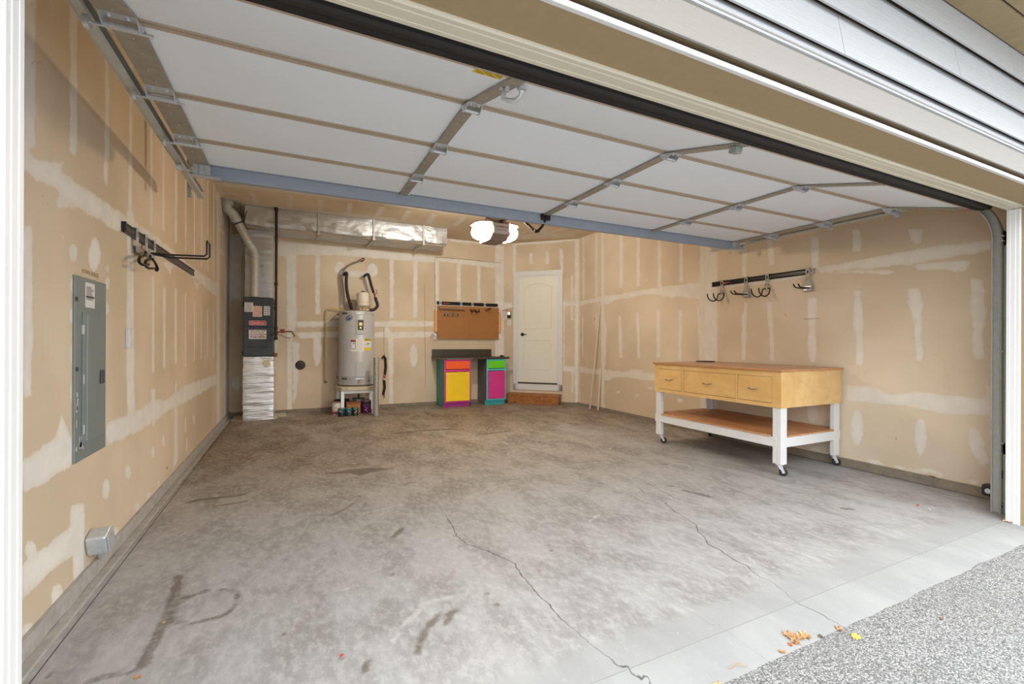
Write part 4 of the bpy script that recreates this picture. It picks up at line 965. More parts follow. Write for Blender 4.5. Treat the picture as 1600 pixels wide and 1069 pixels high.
q = MB(); q.box(FX0+.006, FX1-.006, FY0, FY0+.013, FZ0+.006, 1.408); lp = obj('lower_panel', q, furn, fu, .003)
def fz(py): return on(400, py, 1, FY0)[2]
def fxx(px): return on(px, 500, 1, FY0)[0]
def sticker(px0, px1, py0, py1, m, par, rowsm=None, name='sticker', nrows=5, frac=.5, Y=FY0, extra=0):
    x0, x1, z0, z1 = on(px0, py0, 1, Y)[0], on(px1, py0, 1, Y)[0], on(px0, py1, 1, Y)[2], on(px0, py0, 1, Y)[2]
    q = MB(); q.box(x0, x1, Y-.0012-extra, Y-.0002, z0, z1); s_ = obj(name, q, m, par)
    if rowsm:
        q = MB(); random.seed(int(px0*10))
        for r in range(nrows):
            zz = z1-(z1-z0)*(r+.7)/(nrows+.6); hh = (z1-z0)/(nrows+1)*.22
            xx = x0+(x1-x0)*.1
            while xx < x1-(x1-x0)*.15:
                w_ = random.uniform(.08, .25)*(x1-x0); e_ = min(xx+w_, x1-(x1-x0)*.08); q.box(xx, e_, Y-.0018-extra, Y-.0012-extra, zz-hh, zz+hh); xx += w_+(x1-x0)*.05
        obj('sticker_print', q, rowsm, s_, kind='stuff')
    return s_
k1 = (360, 460, 10.69)
cv = lambda x, y: (k1[0]+x/k1[2], k1[1]+y/k1[2])
def stk(x0, x1, y0, y1, *a, **k):
    (a0, b0), (a1, b1) = cv(x0, y0), cv(x1, y1); return sticker(a0, a1, b0, b1, *a, **k)
stk(235, 380, 132, 290, paper, up_, greyp, nrows=7)
stk(374, 530, 192, 372, paperw, up_, redp, nrows=6, extra=.0008)
stk(557, 662, 197, 350, paper, up_, greyp, nrows=4)
s1 = stk(308, 602, 590, 746, paper, lp, greyp, nrows=5)
for y_ in (595, 660, 703):
    (a0, b0), (a1, b1) = cv(310, y_), cv(600, y_+9); x0, z1 = on(a0, b0, 1, FY0)[0], on(a0, b0, 1, FY0)[2]; x1, z0 = on(a1, b1, 1, FY0)[0], on(a1, b1, 1, FY0)[2]
    q = MB(); q.box(x0, x1, FY0-.0024, FY0-.0018, z0, z1); obj('red_line', q, redp, s1)
# badge
(a0, b0), (a1, b1) = cv(310, 440), cv(600, 518)
bx0, bz1 = on(a0, b0, 1, FY0)[0], on(a0, b0, 1, FY0)[2]; bx1, bz0 = on(a1, b1, 1, FY0)[0], on(a1, b1, 1, FY0)[2]
def rrect(x0, x1, z0, z1, r):
    o_ = []
    for cx_, cz_, a0_ in ((x1-r, z1-r, 0), (x0+r, z1-r, 90), (x0+r, z0+r, 180), (x1-r, z0+r, 270)):
        for k in range(5): a = math.radians(a0_+22.5*k); o_.append((cx_+r*math.cos(a), cz_+r*math.sin(a)))
    return o_
q = MB(); q.prism(rrect(bx0, bx1, bz0, bz1, .018), FY0-.004, FY0, 'y', paper); q.prism(rrect(bx0+.005, bx1-.005, bz0+.005, bz1-.005, .014), FY0-.0052, FY0-.004, 'y', redp)
bd = obj('badge', q, None, up_, label='red badge with white lettering')
text_obj('lettering', 'Goodman', .048, paper, bd, ((bx0+bx1)/2, FY0-.0054, (bz0+bz1)/2), (1, 0, 0), (0, 0, 1), squeeze=1.0)
q = MB()
for x0, x1 in ((290, 436), (490, 625)):
    for r in range(3):
        (a0, b0) = cv(x0, 868+r*13); (a1, b1) = cv(x1, 875+r*13)
        n_ = 9; X0, Z1 = on(a0, b0, 1, FY0)[0], on(a0, b0, 1, FY0)[2]; X1, Z0 = on(a1, b1, 1, FY0)[0], on(a1, b1, 1, FY0)[2]
        for k in range(n_):
            if (k*7+r*3) % 5 != 0: q.box(X0+(X1-X0)*k/n_, X0+(X1-X0)*(k+.7)/n_, FY0-.0006, FY0+.001, Z0, Z1)
obj('vent_louvres', q, mat('louvre_dark', (16, 16, 18), .8), lp, kind='stuff')
q = MB(); q.box(FX0-.02, FX0, FY0+.02, FY0+.06, .985, 1.05); q.box(FX0-.012, FX0, FY0+.02, FY0+.05, 1.70, 1.78); obj('side_knob', q, black, fu)
q = MB(); q.box(FX1, FX1+.055, FY0+.03, FY0+.09, .955, 1.015); obj('pull_block', q, mat('brown_tab', (110, 84, 52), .7), fu, .01)
# supply plenum and ceiling trunk duct
sp_ = thing('supply_duct', 'foil-wrapped upright duct rising from the furnace to the ceiling duct', 'duct', (-.46, 8.1, 1.855))
obj('foil_wrap', crinkle(MB(), -.66, -.285, 7.90, 8.32, 1.857, 2.885, 10, 60, .010, True, 3, .0), foil, sp_)
td = thing('trunk_duct', 'long foil-wrapped rectangular duct strapped under the ceiling at the back', 'duct', (.9, 8.0, 2.9))
q = MB(); x0, x1 = -.640, 2.425; K = 130; vs = []; fs = []; rings = []
strapx = [on(498, 350, 1, 7.66)[0], on(584, 355, 1, 7.66)[0], on(661.5, 365, 1, 7.66)[0]]
prof = []
for t in range(8): prof.append((7.645, 3.185-.255*t/7, 'f'))
prof += [(7.655, 2.915, 'c')]+[(7.69+.5*t/5, 2.897, 'b') for t in range(6)]+[(8.33, 2.90, 'e'), (8.33, 3.185, 'e')]
n = len(prof)
for i in range(K+1):
    x = x0+(x1-x0)*i/K; sag = min([abs(x-s_) for s_ in strapx]+[abs(x-x1), abs(x-x0)]); sg = min(1, sag/.25)
    for (y, z, f) in prof:
        p = Vector((x*7, y*4, z*14)); k = mnoise.noise(p)*.012+mnoise.noise(p*2.7)*.006
        dz = -.014*sg if f in 'bc' else 0
        vs.append((x, y+(k if f == 'f' and z < 3.17 else 0)-(.010*sg if f in 'fc' and z < 3.15 else 0), z+(k*.7+dz if f in 'bc' else 0)))
fs = [(i*n+k, i*n+(k+1) % n, (i+1)*n+(k+1) % n, (i+1)*n+k) for i in range(K) for k in range(n)]+[tuple(range(n))[::-1], tuple(K*n+k for k in range(n))]
q.add(vs, fs, None, True); obj('foil_wrap', q, foil, td)
q = MB(); q.prism([(7.70, 2.882), (8.385, 2.93), (8.385, 2.936), (7.70, 2.890)], x0+.02, x1-.01, 'x'); obj('reflection_sheet', q, mat('painted_reflection_tan', (206, 190, 164), .7, var=.06), td, label='added tan sheet coloured like the reflection in the foil underside')  # tan reflection of the foil underside painted as a matte sheet
for s_ in strapx:
    q = MB(); q.box(s_-.014, s_+.014, 7.626, 7.630, 2.86, CEIL); q.box(s_-.014, s_+.014, 7.626, 8.34, 2.862, 2.866); q.box(s_-.02, s_+.02, 7.62, 7.632, 2.852, 2.868); obj('hanger_strap', q, galv, td)
# flue
flu = thing('flue_pipe', 'grey metal flue pipe with two elbows from furnace to ceiling', 'pipe', (-.50, 7.72, 1.86))
fy = 7.70
p1 = on(398, 464, 1, fy); p2 = on(399, 396, 1, fy); p3 = on(367, 339, 1, 7.58); p4 = on(355, 322, 1, 7.52)
q = MB(); q.tube([p1, (p1[0], fy, p2[2]-.04)], .058, 20); obj('pipe_run', q, galv, flu)
q = MB(); dirv = Vector(p3)-Vector(p2); dirv.normalize(); P2 = Vector((p1[0], fy, p2[2]))
q.tube([(p1[0], fy, p2[2]-.05), (p1[0], fy, p2[2]-.005), P2+Vector((0, 0, .02))+dirv*.03, P2+dirv*.13], .062, 20); obj('elbow', q, galv, flu)
q = MB(); q.tube([P2+dirv*.10, Vector(p3)-dirv*.02], .058, 20); obj('pipe_run', q, galv, flu)
q = MB(); P3 = Vector(p3); q.tube([P3-dirv*.06, P3+dirv*.04, Vector((p4[0], 7.54, P3.z+.09)), Vector((p4[0], 7.53, P3.z+.16))], .068, 20); obj('elbow', q, galv, flu)
q = MB(); q.tube([Vector((p4[0], 7.53, P3.z+.14)), Vector((p4[0], 7.53, CEIL))], .075, 20)
obj('pipe_run', q, galv, flu)
q = MB(); q.cyl((p4[0]+.02, 7.53, CEIL-.012), (p4[0]+.02, 7.53, CEIL), .125, 24); obj('ceiling_collar', q, galv, flu, label='round metal collar against the ceiling')
for c_, r_ in ((P2+dirv*.10, .064), (P2+dirv*.18, .0625), (P3-dirv*.05, .070), (Vector((p1[0], fy, p2[2]-.05)), .0645), (Vector((p4[0], 7.53, P3.z+.16)), .078)):
    ax = dirv if (c_-P2).length < .2 and c_.x < p1[0]-.02 or (c_-P3).length < .1 else Vector((0, 0, 1))
    q = MB(); q.lathe([(r_-.006, -.010), (r_, -.006), (r_, .006), (r_-.006, .010)], c_, ax, 20); obj('crimp_band', q, galv2, flu)
q = MB(); c_ = P3-dirv*.09; q.lathe([(.061, -.009), (.066, -.007), (.066, .007), (.061, .009)], c_, dirv, 20)
q.tube([c_+Vector((.06, 0, .01)), on(386, 330, 1, 7.5)], .006, 6); q.tube([c_+Vector((.05, -.02, .05)), on(375, 317, 1, 7.5)], .006, 6)
obj('black_tie', q, blackm, flu, label='black plastic strap with loose ends')
# gas line
gl = thing('gas_pipe', 'tall black iron gas pipe beside the furnace, dropping from the ceiling', 'pipe', (-.222, 7.64, 1.2))
gy = 7.60
q = MB(); ga = on(432, 330, 1, gy); gb = on(431, 531, 1, gy)
q.tube([(ga[0], gy, CEIL), (gb[0], gy, gb[2])], .018, 14); obj('riser', q, browniron, gl)
q = MB()
for zf in (CEIL-.03, gb[2]+.02, gb[2]+.17, gb[2]+.10, 2.05): q.cyl((ga[0]+(gb[0]-ga[0])*.9, gy, zf-.022), (ga[0]+(gb[0]-ga[0])*.9, gy, zf+.022), .026, 12)
obj('coupling', q, browniron, gl)
q = MB(); v0 = on(432, 519, 1, gy); v1 = on(456, 518, 1, gy); v2 = on(461, 526, 1, gy)
q.tube([v0, on(440, 518.5, 1, gy), v1], .011, 10); q.tube([v1, v2], .014, 10); obj('branch_pipe', q, mat('brass_tube', (120, 96, 70), .4, .6), gl)
q = MB(); a_ = on(438.5, 518.5, 1, gy); b_ = on(444.5, 518, 1, gy); q.cyl(a_, b_, .022, 12); c_ = on(441, 515.5, 1, gy-.03); q.box(c_[0]-.035, c_[0]+.035, gy-.035, gy-.02, c_[2]-.006, c_[2]+.012); obj('red_valve', q, mat('brick_red_paint', (150, 66, 44), .5), gl)
q = MB(); q.tube([on(425, 522, 1, 7.75), on(433, 522, 1, gy), on(440, 524, 1, gy), on(448, 528, 1, gy), on(453, 529, 1, gy)], .011, 8); q.tube([v1, on(459, 520, 1, gy), on(461, 526, 1, gy), on(457, 527, 1, gy), on(453, 529, 1, gy)], .005, 6); obj('flex_connector', q, mat('grey_flex', (160, 150, 136), .4, .6), gl)
wr = thing('wire_bundle', 'tangle of dark and foil-covered wires down the furnace side', 'wire', (-.25, 7.9, 1.7))
for k in range(5):
    q = MB(); random.seed(40+k); pts = []
    for j in range(9):
        t = j/8; pts.append((FX1+.012+random.uniform(0, .022), 7.80+k*.02, 1.83-.50*t))
    q.tube(pts, .004+.002*(k % 2), 6); obj('wire', q, (blackm, galv2, redp, galv2, black)[k], wr)
q = MB(); q.tube([(FX1+.02, 7.80, 1.70), (FX1+.035, 7.79, 1.74), (FX1+.02, 7.78, 1.78)], .018, 10); obj('wire_clamp', q, black, wr)

# ================================================================== WATER HEATER
HX, HY, HR = .968, 8.035, .286
wh = thing('water_heater', 'tall grey cylindrical electric water heater strapped to the back wall', 'water heater', (HX, HY, .47))
HZ0, HZ1 = .475, 1.700
q = MB(); q.lathe([(HR-.02, HZ0), (HR, HZ0+.01), (HR, HZ0+.14), (HR+.003, HZ0+.145), (HR+.003, HZ0+.155), (HR, HZ0+.16), (HR, HZ1-.012), (HR-.008, HZ1), (HR-.05, HZ1+.006), (.02, HZ1+.010)], (HX, HY, 0), (0, 0, 1), 56); obj('tank', q, whtank, wh)
def curved(x0a, x1a, z0, z1, r, mb=None, seg=10, th=.003):
    mb = mb or MB(); vs = []; seg = max(seg, 2)
    for rr in (r, r+th):
        for i in range(seg+1):
            a = x0a+(x1a-x0a)*i/seg
            for z in (z0, z1): vs.append((HX+rr*math.sin(a), HY-rr*math.cos(a), z))
    n = (seg+1)*2; fs = []
    for i in range(seg):
        for o_ in (0, n): fs.append((o_+i*2, o_+i*2+1, o_+i*2+3, o_+i*2+2))
        fs.append((i*2, i*2+2, n+i*2+2, n+i*2)); fs.append((i*2+1, i*2+3, n+i*2+3, n+i*2+1))
    fs += [(0, 1, n+1, n), (seg*2, seg*2+1, n+seg*2+1, n+seg*2)]
    return mb.add(vs, fs)
VA = math.atan2(HX, HY)          # direction from which the photograph sees the tank
def ang(px):
    """angle on the tank for a pixel column"""
    r = ray(px, 540); d = np.array([r[0], r[1]]); d = d/np.hypot(*d); c = np.array([HX, HY]); t = d @ c; h2 = c @ c-t*t
    p = d*(t-math.sqrt(max(HR*HR-h2, 0))); return math.atan2(p[0]-HX, -(p[1]-HY))
def hz(py): return CAM_H+(535-py)*(7.55)/F_PX
k3 = (510, 480, 8.91)
HP = lambda x: ang(k3[0]+x/k3[2]); HZ = lambda y: hz(k3[1]+y/k3[2])
for z_ in (HZ(108), HZ(1000)):
    q = MB(); curved(-1.45, 1.45, z_-.016, z_+.016, HR+.001, q, 24, .002); obj('seismic_strap', q, galv, wh)
    q = MB(); curved(HP(412), HP(470), z_-.012, z_+.014, HR+.004, q, 4, .006); curved(HP(480), HP(525), z_-.015, z_+.016, HR+.004, q, 4, .008); obj('strap_buckle', q, galv2, wh)
    q = MB(); curved(HP(220), HP(290), z_-.013, z_+.013, HR+.003, q, 5, .001)
    q.box(HX-HR-.002, HX-HR+.002, HY, 8.38, z_-.016, z_+.016); q.box(HX+HR-.002, HX+HR+.002, HY, 8.38, z_-.016, z_+.016); obj('strap_end', q, mat('dark_strap_holes', (96, 92, 86), .5, .5), wh)
q = MB(); curved(HP(412), HP(520), HZ(395), HZ(185), HR, q, 6, .010); ap = obj('thermostat_cover', q, whtank, wh, .003)
q = MB(); curved(HP(436), HP(512), HZ(335), HZ(200), HR+.010, q, 4, .001); lb = obj('dark_label', q, darkp, ap)
q = MB(); curved(HP(453), HP(497), HZ(275), HZ(232), HR+.0115, q, 4, .001); curved(HP(462), HP(488), HZ(318), HZ(290), HR+.0115, q, 3, .001); obj('label_print', q, mat('gold_print', (220, 200, 130), .4, .3), lb)
q = MB(); curved(HP(412), HP(520), HZ(975), HZ(768), HR, q, 6, .008); obj('thermostat_cover', q, whtank, wh, .003)
q = MB(); curved(HP(330), HP(525), HZ(628), HZ(458), HR, q, 8, .0012); l1 = obj('rating_label', q, paper, wh)
q = MB(); curved(HP(338), HP(408), HZ(594), HZ(466), HR+.0014, q, 5, .0008); l2 = obj('warning_border', q, darkp, l1)
q = MB(); curved(HP(344), HP(402), HZ(588), HZ(498), HR+.0024, q, 5, .0006); obj('warning_field', q, paper, l1)
q = MB(); curved(HP(344), HP(402), HZ(488), HZ(470), HR+.0024, q, 5, .0006); obj('warning_header', q, redp, l1)
q = MB(); curved(HP(350), HP(384), HZ(498), HZ(488), HR+.0032, q, 3, .0006); curved(HP(370), HP(394), HZ(526), HZ(514), HR+.0032, q, 3, .0006); obj('label_print', q, darkp, l1)
q = MB()
for r in range(9): curved(HP(416), HP(512-(r % 3)*12), HZ(480+r*16), HZ(476+r*16), HR+.0014, q, 4, .0004)
obj('label_print', q, mat('faint_print', (196, 190, 188), .5), l1, kind='stuff')
q = MB(); curved(HP(525), HP(622), HZ(615), HZ(455), HR, q, 6, .0014); l3 = obj('energy_label', q, yellowp, wh, label='yellow and white energy label')
q = MB(); curved(HP(527), HP(622), HZ(575), HZ(488), HR+.0016, q, 6, .0008); obj('energy_field', q, paper, l3)
q = MB(); curved(HP(532), HP(615), HZ(473), HZ(462), HR+.0016, q, 5, .0008); curved(HP(560), HP(598), HZ(530), HZ(518), HR+.0026, q, 4, .0006); curved(HP(532), HP(552), HZ(540), HZ(535), HR+.0026, q, 2, .0006); obj('label_print', q, darkp, l3)
# oval blue emblem
def emblem(x0, x1, y0, y1, r, m, th, par, name, f=1.0):
    a0, a1 = HP(x0), HP(x1); z1, z0 = HZ(y0), HZ(y1); ca, cz_ = (a0+a1)/2, (z0+z1)/2; ra, rz_ = (a1-a0)/2*f, (z1-z0)/2*f; q = MB(); n = 18
    pts = [(ca+ra*math.cos(2*PI*i/n), cz_+rz_*math.sin(2*PI*i/n)+.35*rz_*math.cos(2*PI*i/n)) for i in range(n)]
    vs = [(HX+rr*math.sin(a), HY-rr*math.cos(a), z) for rr in (r, r+th) for a, z in pts]
    q.add(vs, [tuple(range(n)), tuple(range(n, 2*n))]+[(i, (i+1) % n, n+(i+1) % n, n+i) for i in range(n)]); return obj(name, q, m, par)
em = emblem(266, 362, 135, 215, HR, mat('navy_print', (44, 56, 110), .4), .0012, wh, 'emblem')
emblem(266, 362, 135, 215, HR+.0014, mat('pale_blue_print', (176, 188, 214), .4), .0006, em, 'emblem_ring', .82)
emblem(266, 362, 135, 215, HR+.0022, mat('navy_print', (44, 56, 110), .4), .0006, em, 'emblem_core', .66)
q = MB()
for k in range(3):
    a0 = HP(290+k*8); z_ = HZ(190-k*14); q.tube([(HX+(HR+.003)*math.sin(HP(278+k*10)), HY-(HR+.003)*math.cos(HP(278+k*10)), HZ(196-k*14)), (HX+(HR+.003)*math.sin(HP(345)), HY-(HR+.003)*math.cos(HP(345)), HZ(160-k*8))], .0025, 5)
obj('emblem_stroke', q, paper, em)
q = MB(); a = HP(470); c_ = Vector((HX+HR*math.sin(a), HY-HR*math.cos(a), HZ(1030))); n_ = Vector((math.sin(a), -math.cos(a), 0)); q.cyl(c_, c_+n_*.05, .014, 12); q.cyl(c_+n_*.035, c_+n_*.055, .026, 14); obj('drain_valve', q, mat('tan_brass', (150, 134, 100), .4, .6), wh)
q = MB(); curved(HP(575), HP(610), HZ(1047), HZ(1036), HR, q, 3, .002); obj('name_plate', q, mat('bronze_plate', (110, 98, 70), .4, .5), wh)
# stand
sd = thing('heater_stand', 'white metal stand with cream pan carrying the water heater', 'stand', (.95, 8.03, 0))
q = MB(); pan = [(.650, 8.34), (.650, 7.86), (.70, 7.76), (.80, 7.722), (1.16, 7.722), (1.24, 7.76), (1.285, 7.86), (1.285, 8.34)]
q.prism(pan, .395, .462, 'z', stone); pn = obj('pan', q, stone, sd, .010)
q = MB(); q.lathe([(HR+.008, .462), (HR+.012, .470), (HR, .476)], (HX, HY, 0), (0, 0, 1), 40); obj('support_ring', q, mat('rusty_rim', (110, 92, 74), .6), sd)
whp = mat('bright_white_enamel', (236, 240, 244), .4, var=.02)
for x_, y_ in ((.725, 7.775), (1.215, 7.775), (.70, 8.29), (1.235, 8.29)):
    q = MB(); q.box(x_-.024, x_+.024, y_-.003, y_+.003, 0, .396); q.box(x_-.024, x_-.018, y_, y_+.045, 0, .396); obj('leg', q, whp, sd)
q = MB(); q.box(.70, 1.24, 7.774, 7.780, .350, .395); q.box(.70, 1.24, 8.288, 8.294, .35, .395); obj('rail', q, whp, sd)
# bollard
bo = MB(); bo.lathe([(.0445, 0), (.0445, .935), (.042, .938), (.040, .93)], (1.213, 7.55, 0), (0, 0, 1), 26)
o = obj('bollard', bo, bollardm, None); tag(o, 'weathered galvanised steel bollard in front of the water heater', 'bollard')
# expansion tank + its pipework
et = thing('expansion_tank', 'small cream expansion tank with black cap above the water heater', 'tank', (1.075, 8.06, 1.72))
ex, ey = 1.072, 8.06
q = MB(); q.lathe([(.03, 1.782), (.075, 1.79), (.098, 1.81), (.102, 1.85), (.102, 1.985), (.098, 2.02), (.08, 2.035), (.02, 2.042)], (ex, ey, 0), (0, 0, 1), 32); obj('tank_shell', q, cream, et)
q = MB(); q.lathe([(.103, 1.852), (.1045, 1.856), (.1045, 1.862), (.103, 1.866)], (ex, ey, 0), (0, 0, 1), 32); obj('weld_band', q, mat('cream_band', (206, 194, 174), .5), et)
q = MB(); q.lathe([(.03, 2.038), (.028, 2.055), (.015, 2.062)], (ex, ey, 0), (0, 0, 1), 16); obj('air_cap', q, black, et)
q = MB(); q.cyl((ex, ey, 1.70), (ex, ey, 1.785), .016, 12); q.cyl((ex, ey, 1.738), (ex+.10, ey, 1.738), .018, 12); q.cyl((ex+.03, ey, 1.738), (ex+.05, ey, 1.738), .026, 8); obj('brass_tee', q, mat('brass_fitting', (178, 160, 120), .3, .8), et)
py = 8.25
def ptube(name, label, pts, r, m, Y=py, last=None, cat='pipe'):
    P = [on(a, b_, 1, Y) for a, b_ in pts]; P = [tuple(p) for p in P]
    if last: P = P+last
    q = MB()
    # smooth through Catmull-Rom
    Q = []; V_ = [Vector(p) for p in P]
    for i in range(len(V_)-1):
        p0, p1_, p2_, p3_ = V_[max(i-1, 0)], V_[i], V_[i+1], V_[min(i+2, len(V_)-1)]
        for t in (0, .25, .5, .75): Q.append(.5*((2*p1_)+(-p0+p2_)*t+(2*p0-5*p1_+4*p2_-p3_)*t*t+(-p0+3*p1_-3*p2_+p3_)*t**3))
    Q.append(V_[-1]); q.tube(Q, r, 10, None, True); return q
k4 = (530, 395, 10.69); kp = lambda L_: [(k4[0]+x/k4[2], k4[1]+y/k4[2]) for x, y in L_]
hp = thing('insulated_pipe', 'left black foam-covered water pipe from wall down to heater top', 'pipe', tuple(on(541, 426, 1, py)), group=None)
obj('foam_sleeve', ptube('', '', kp([(88, 352), (115, 335), (128, 360), (118, 450), (125, 600), (150, 740), (185, 860), (205, 945)]), .026, rubber, Y=8.24), rubber, hp)
q = MB(); a_ = on(*kp([(95, 350)])[0], 1, 8.24); q.cyl(a_, (a_[0], YB, a_[2]), .024, 12); obj('wall_elbow', q, rubber, hp)
hp2 = thing('insulated_pipe', 'right black foam-covered water pipe bending in beside the cream tank', 'pipe', tuple(on(578, 430, 1, py)))
obj('foam_sleeve', ptube('', '', kp([(440, 372), (485, 365), (510, 450), (540, 560), (575, 670)]), .024, rubber, Y=8.22), rubber, hp2)
obj('foam_sleeve', ptube('', '', kp([(600, 745), (625, 820), (640, 880), (610, 930), (560, 958), (480, 962)]), .026, rubber, Y=8.12), rubber, hp2)
q = MB(); q.tube([on(*kp([(570, 660)])[0], 1, 8.22), on(*kp([(590, 710)])[0], 1, 8.17), on(*kp([(603, 755)])[0], 1, 8.12)], .013, 8); obj('bare_copper', q, copper, hp2)
q = MB(); q.tube([on(*kp([(612, 610)])[0], 1, 8.12), on(*kp([(630, 640)])[0], 1, 8.12), on(*kp([(618, 680)])[0], 1, 8.12), on(*kp([(590, 700)])[0], 1, 8.14)], .006, 6); q.tube([on(*kp([(600, 670)])[0], 1, 8.12), on(*kp([(655, 682)])[0], 1, 8.12)], .004, 6); obj('valve_lever', q, mat('rust_red', (140, 60, 44), .5), hp2)
q = MB(); a_ = on(*kp([(440, 372)])[0], 1, 8.22); q.cyl(a_, (a_[0], YB, a_[2]), .024, 12); obj('wall_elbow', q, rubber, hp2)
fc = thing('flexible_conduit', 'thin grey armoured conduit curving from the wall to the heater top', 'conduit', tuple(on(567, 405, 1, 8.3)))
obj('conduit_hose', ptube('', '', kp([(400, 108), (330, 140), (200, 190), (100, 265), (55, 350), (55, 450), (75, 600), (85, 750), (90, 880), (130, 940), (200, 968), (290, 968)]), .0135, None, Y=8.27), mat('grey_brown_conduit', (126, 112, 104), .4, .5), fc)
q = MB(); a_ = on(*kp([(400, 108)])[0], 1, 8.27); q.cyl((a_[0], 8.26, a_[2]), (a_[0], YB, a_[2]), .028, 14); obj('wall_fitting', q, mat('rust_fitting', (96, 50, 38), .5, .4), fc)
q = MB(); a_ = on(*kp([(295, 950)])[0], 1, 8.05); q.tube([(a_[0], 8.05, 1.70), (a_[0], 8.05, 1.745), (a_[0]+.03, 8.05, 1.75)], .012, 8); q.tube([(a_[0]-.03, 8.05, 1.735), (a_[0]+.03, 8.05, 1.765)], .005, 6); obj('relief_valve', q, mat('brass_fitting', (178, 160, 120), .3, .8), fc)
tp = thing('drain_tube', 'slim tan relief tube running left then down the back wall', 'pipe', tuple(on(510, 485, 1, 8.34)))
tanp = mat('tan_pvc', (206, 176, 112), .45)
kq = (320, 470, 5.333); kk = lambda L_: [on(kq[0]+x/kq[2], kq[1]+y/kq[2], 1, 8.34) for x, y in L_]
q = MB(); q.tube([tuple(p) for p in kk([(1230, 88), (1120, 78), (1045, 68), (1020, 70), (1012, 90), (1008, 250), (1004, 450), (1005, 655), (1008, 680), (1020, 675)])], .0095, 10, None, True); obj('tube_run', q, tanp, tp)
q = MB(); q.tube([tuple(p) for p in kk([(1000, 668), (1008, 682), (1020, 672)])], .012, 8); obj('tube_end', q, mat('dark_amber', (110, 80, 44), .5), tp)
# round drain cap in the wall
cp = thing('round_wall_plate', 'round dark plastic plate set in the back wall left of the heater', 'wall plate', tuple(on(469, 570, 1, YB)))
c_ = on(469.3, 570.5, 1, YB); q = MB(); q.lathe([(.078, 0), (.078, .010), (.070, .014), (.02, .015)], c_, (0, -1, 0), 28); obj('plate_disc', q, mat('dark_plum_plastic', (54, 42, 46), .5), cp)
q = MB(); q.box(c_[0]-.012, c_[0]+.012, YB-.03, YB-.013, c_[2]-.012, c_[2]+.012); obj('square_plug', q, mat('dark_plum_plastic', (54, 42, 46), .5), cp, .003)
# black folded tie-down strap on wall
sr = thing('hanging_strap', 'black folded strap with red and white band hung on the back wall', 'strap', tuple(on(600, 560, 1, 8.37)))
def s1w(x, y): return on(kq[0]+x/kq[2], kq[1]+y/kq[2], 1, 8.375)
for L_, rr in (([(1480, 480), (1492, 462), (1505, 480), (1508, 560), (1500, 620)], .022), ([(1494, 660), (1500, 720), (1490, 770), (1488, 785)], .022)):
    q = MB(); P = [Vector(s1w(*p)) for p in L_]; q.tube(P, rr, 8, None, True); o_ = obj('strap_fold', q, mat('black_webbing', (32, 28, 26), .7, var=.2), sr)
q = MB(); q.tube([s1w(1498, 622), s1w(1498, 645)], .020, 8); obj('red_band', q, redp, sr)
q = MB(); q.tube([s1w(1498, 612), s1w(1498, 622)], .019, 8); q.tube([s1w(1496, 650), s1w(1495, 664)], .020, 8); obj('white_band', q, paper, sr)
q = MB(); q.tube([s1w(1488, 785), s1w(1500, 795), s1w(1493, 812)], .006, 6); q.tube([s1w(1497, 455), s1w(1497, 440)], .004, 6); obj('loose_end', q, black, sr)
q = MB(); 
wc = MB(); P = [on(600, y_, 1, 8.393) for y_ in (512, 530, 545, 552)]; wc.tube(P, .002, 5); obj('hanging_cord', wc, mat('brown_cord', (120, 90, 62), .7), sr)

# ================================================================== things stored under the heater
def cyl_thing(name, label, cat, x, y, z, r, h, body, bands, rimm, taper=1.0, bail=False, group=None):
    t = thing(name, label, cat, (x, y, z), 0, group)
    q = MB(); q.lathe([(r*taper, z), (r*taper+.0, z+.004), (r, z+h-.004), (r, z+h)], (x, y, 0), (0, 0, 1), 28); obj('can_body', q, body, t)
    q = MB(); q.lathe([(r*.86, z+h-.002), (r*.88, z+h+.002), (r+.002, z+h+.003), (r+.003, z+h-.004), (r+.001, z+h-.006)], (x, y, 0), (0, 0, 1), 28); obj('lid', q, rimm, t)
    for z0, z1, m in bands:
        q = MB(); rr = lambda zz: r*taper+(r-r*taper)*(zz/h)+.0008
        q.lathe([(rr(z0), z+z0), (rr(z1), z+z1)], (x, y, 0), (0, 0, 1), 28); obj('label_band', q, m, t)
    return t
tealp = mat('deep_teal_label', (24, 92, 100), .45); darkl = mat('dark_green_label', (22, 44, 40), .45); purple = mat('plum_label', (88, 24, 84), .45)
def label_marks(t, x, y, z, r, h, seed, m, n=7):
    random.seed(seed); q = MB()
    for _ in range(n):
        a = random.uniform(-.6, .6); w_ = random.uniform(.06, .35); zz = z+h*random.uniform(.15, .85); hh = h*random.uniform(.012, .04)
        vs = []
        for rr in (r+.0012, r+.0020):
            for k in range(4):
                b_ = a-w_/2+w_*k/3
                for zc in (zz-hh, zz+hh): vs.append((x+rr*math.sin(b_), y-rr*math.cos(b_), zc))
        fs = []
        for k in range(3): fs += [(k*2, k*2+1, k*2+3, k*2+2), (8+k*2, 8+k*2+1, 8+k*2+3, 8+k*2+2), (k*2, k*2+2, 8+k*2+2, 8+k*2), (k*2+1, k*2+3, 8+k*2+3, 8+k*2+1)]
        q.add(vs, fs)
    obj('label_marks', q, m, t, kind='stuff')
pbk = cyl_thing('paint_bucket', 'white bucket with red rim and red lettering left of the cans', 'bucket', .655, 7.875, 0, .085, .205, mat('white_plastic', (222, 214, 206), .45), [(.02, .06, mat('red_orange_print', (176, 70, 50), .5))], mat('red_rim', (168, 60, 48), .5), .90)
label_marks(pbk, .655, 7.875, 0, .083, .15, 5, mat('red_orange_print', (176, 70, 50), .5), 9)
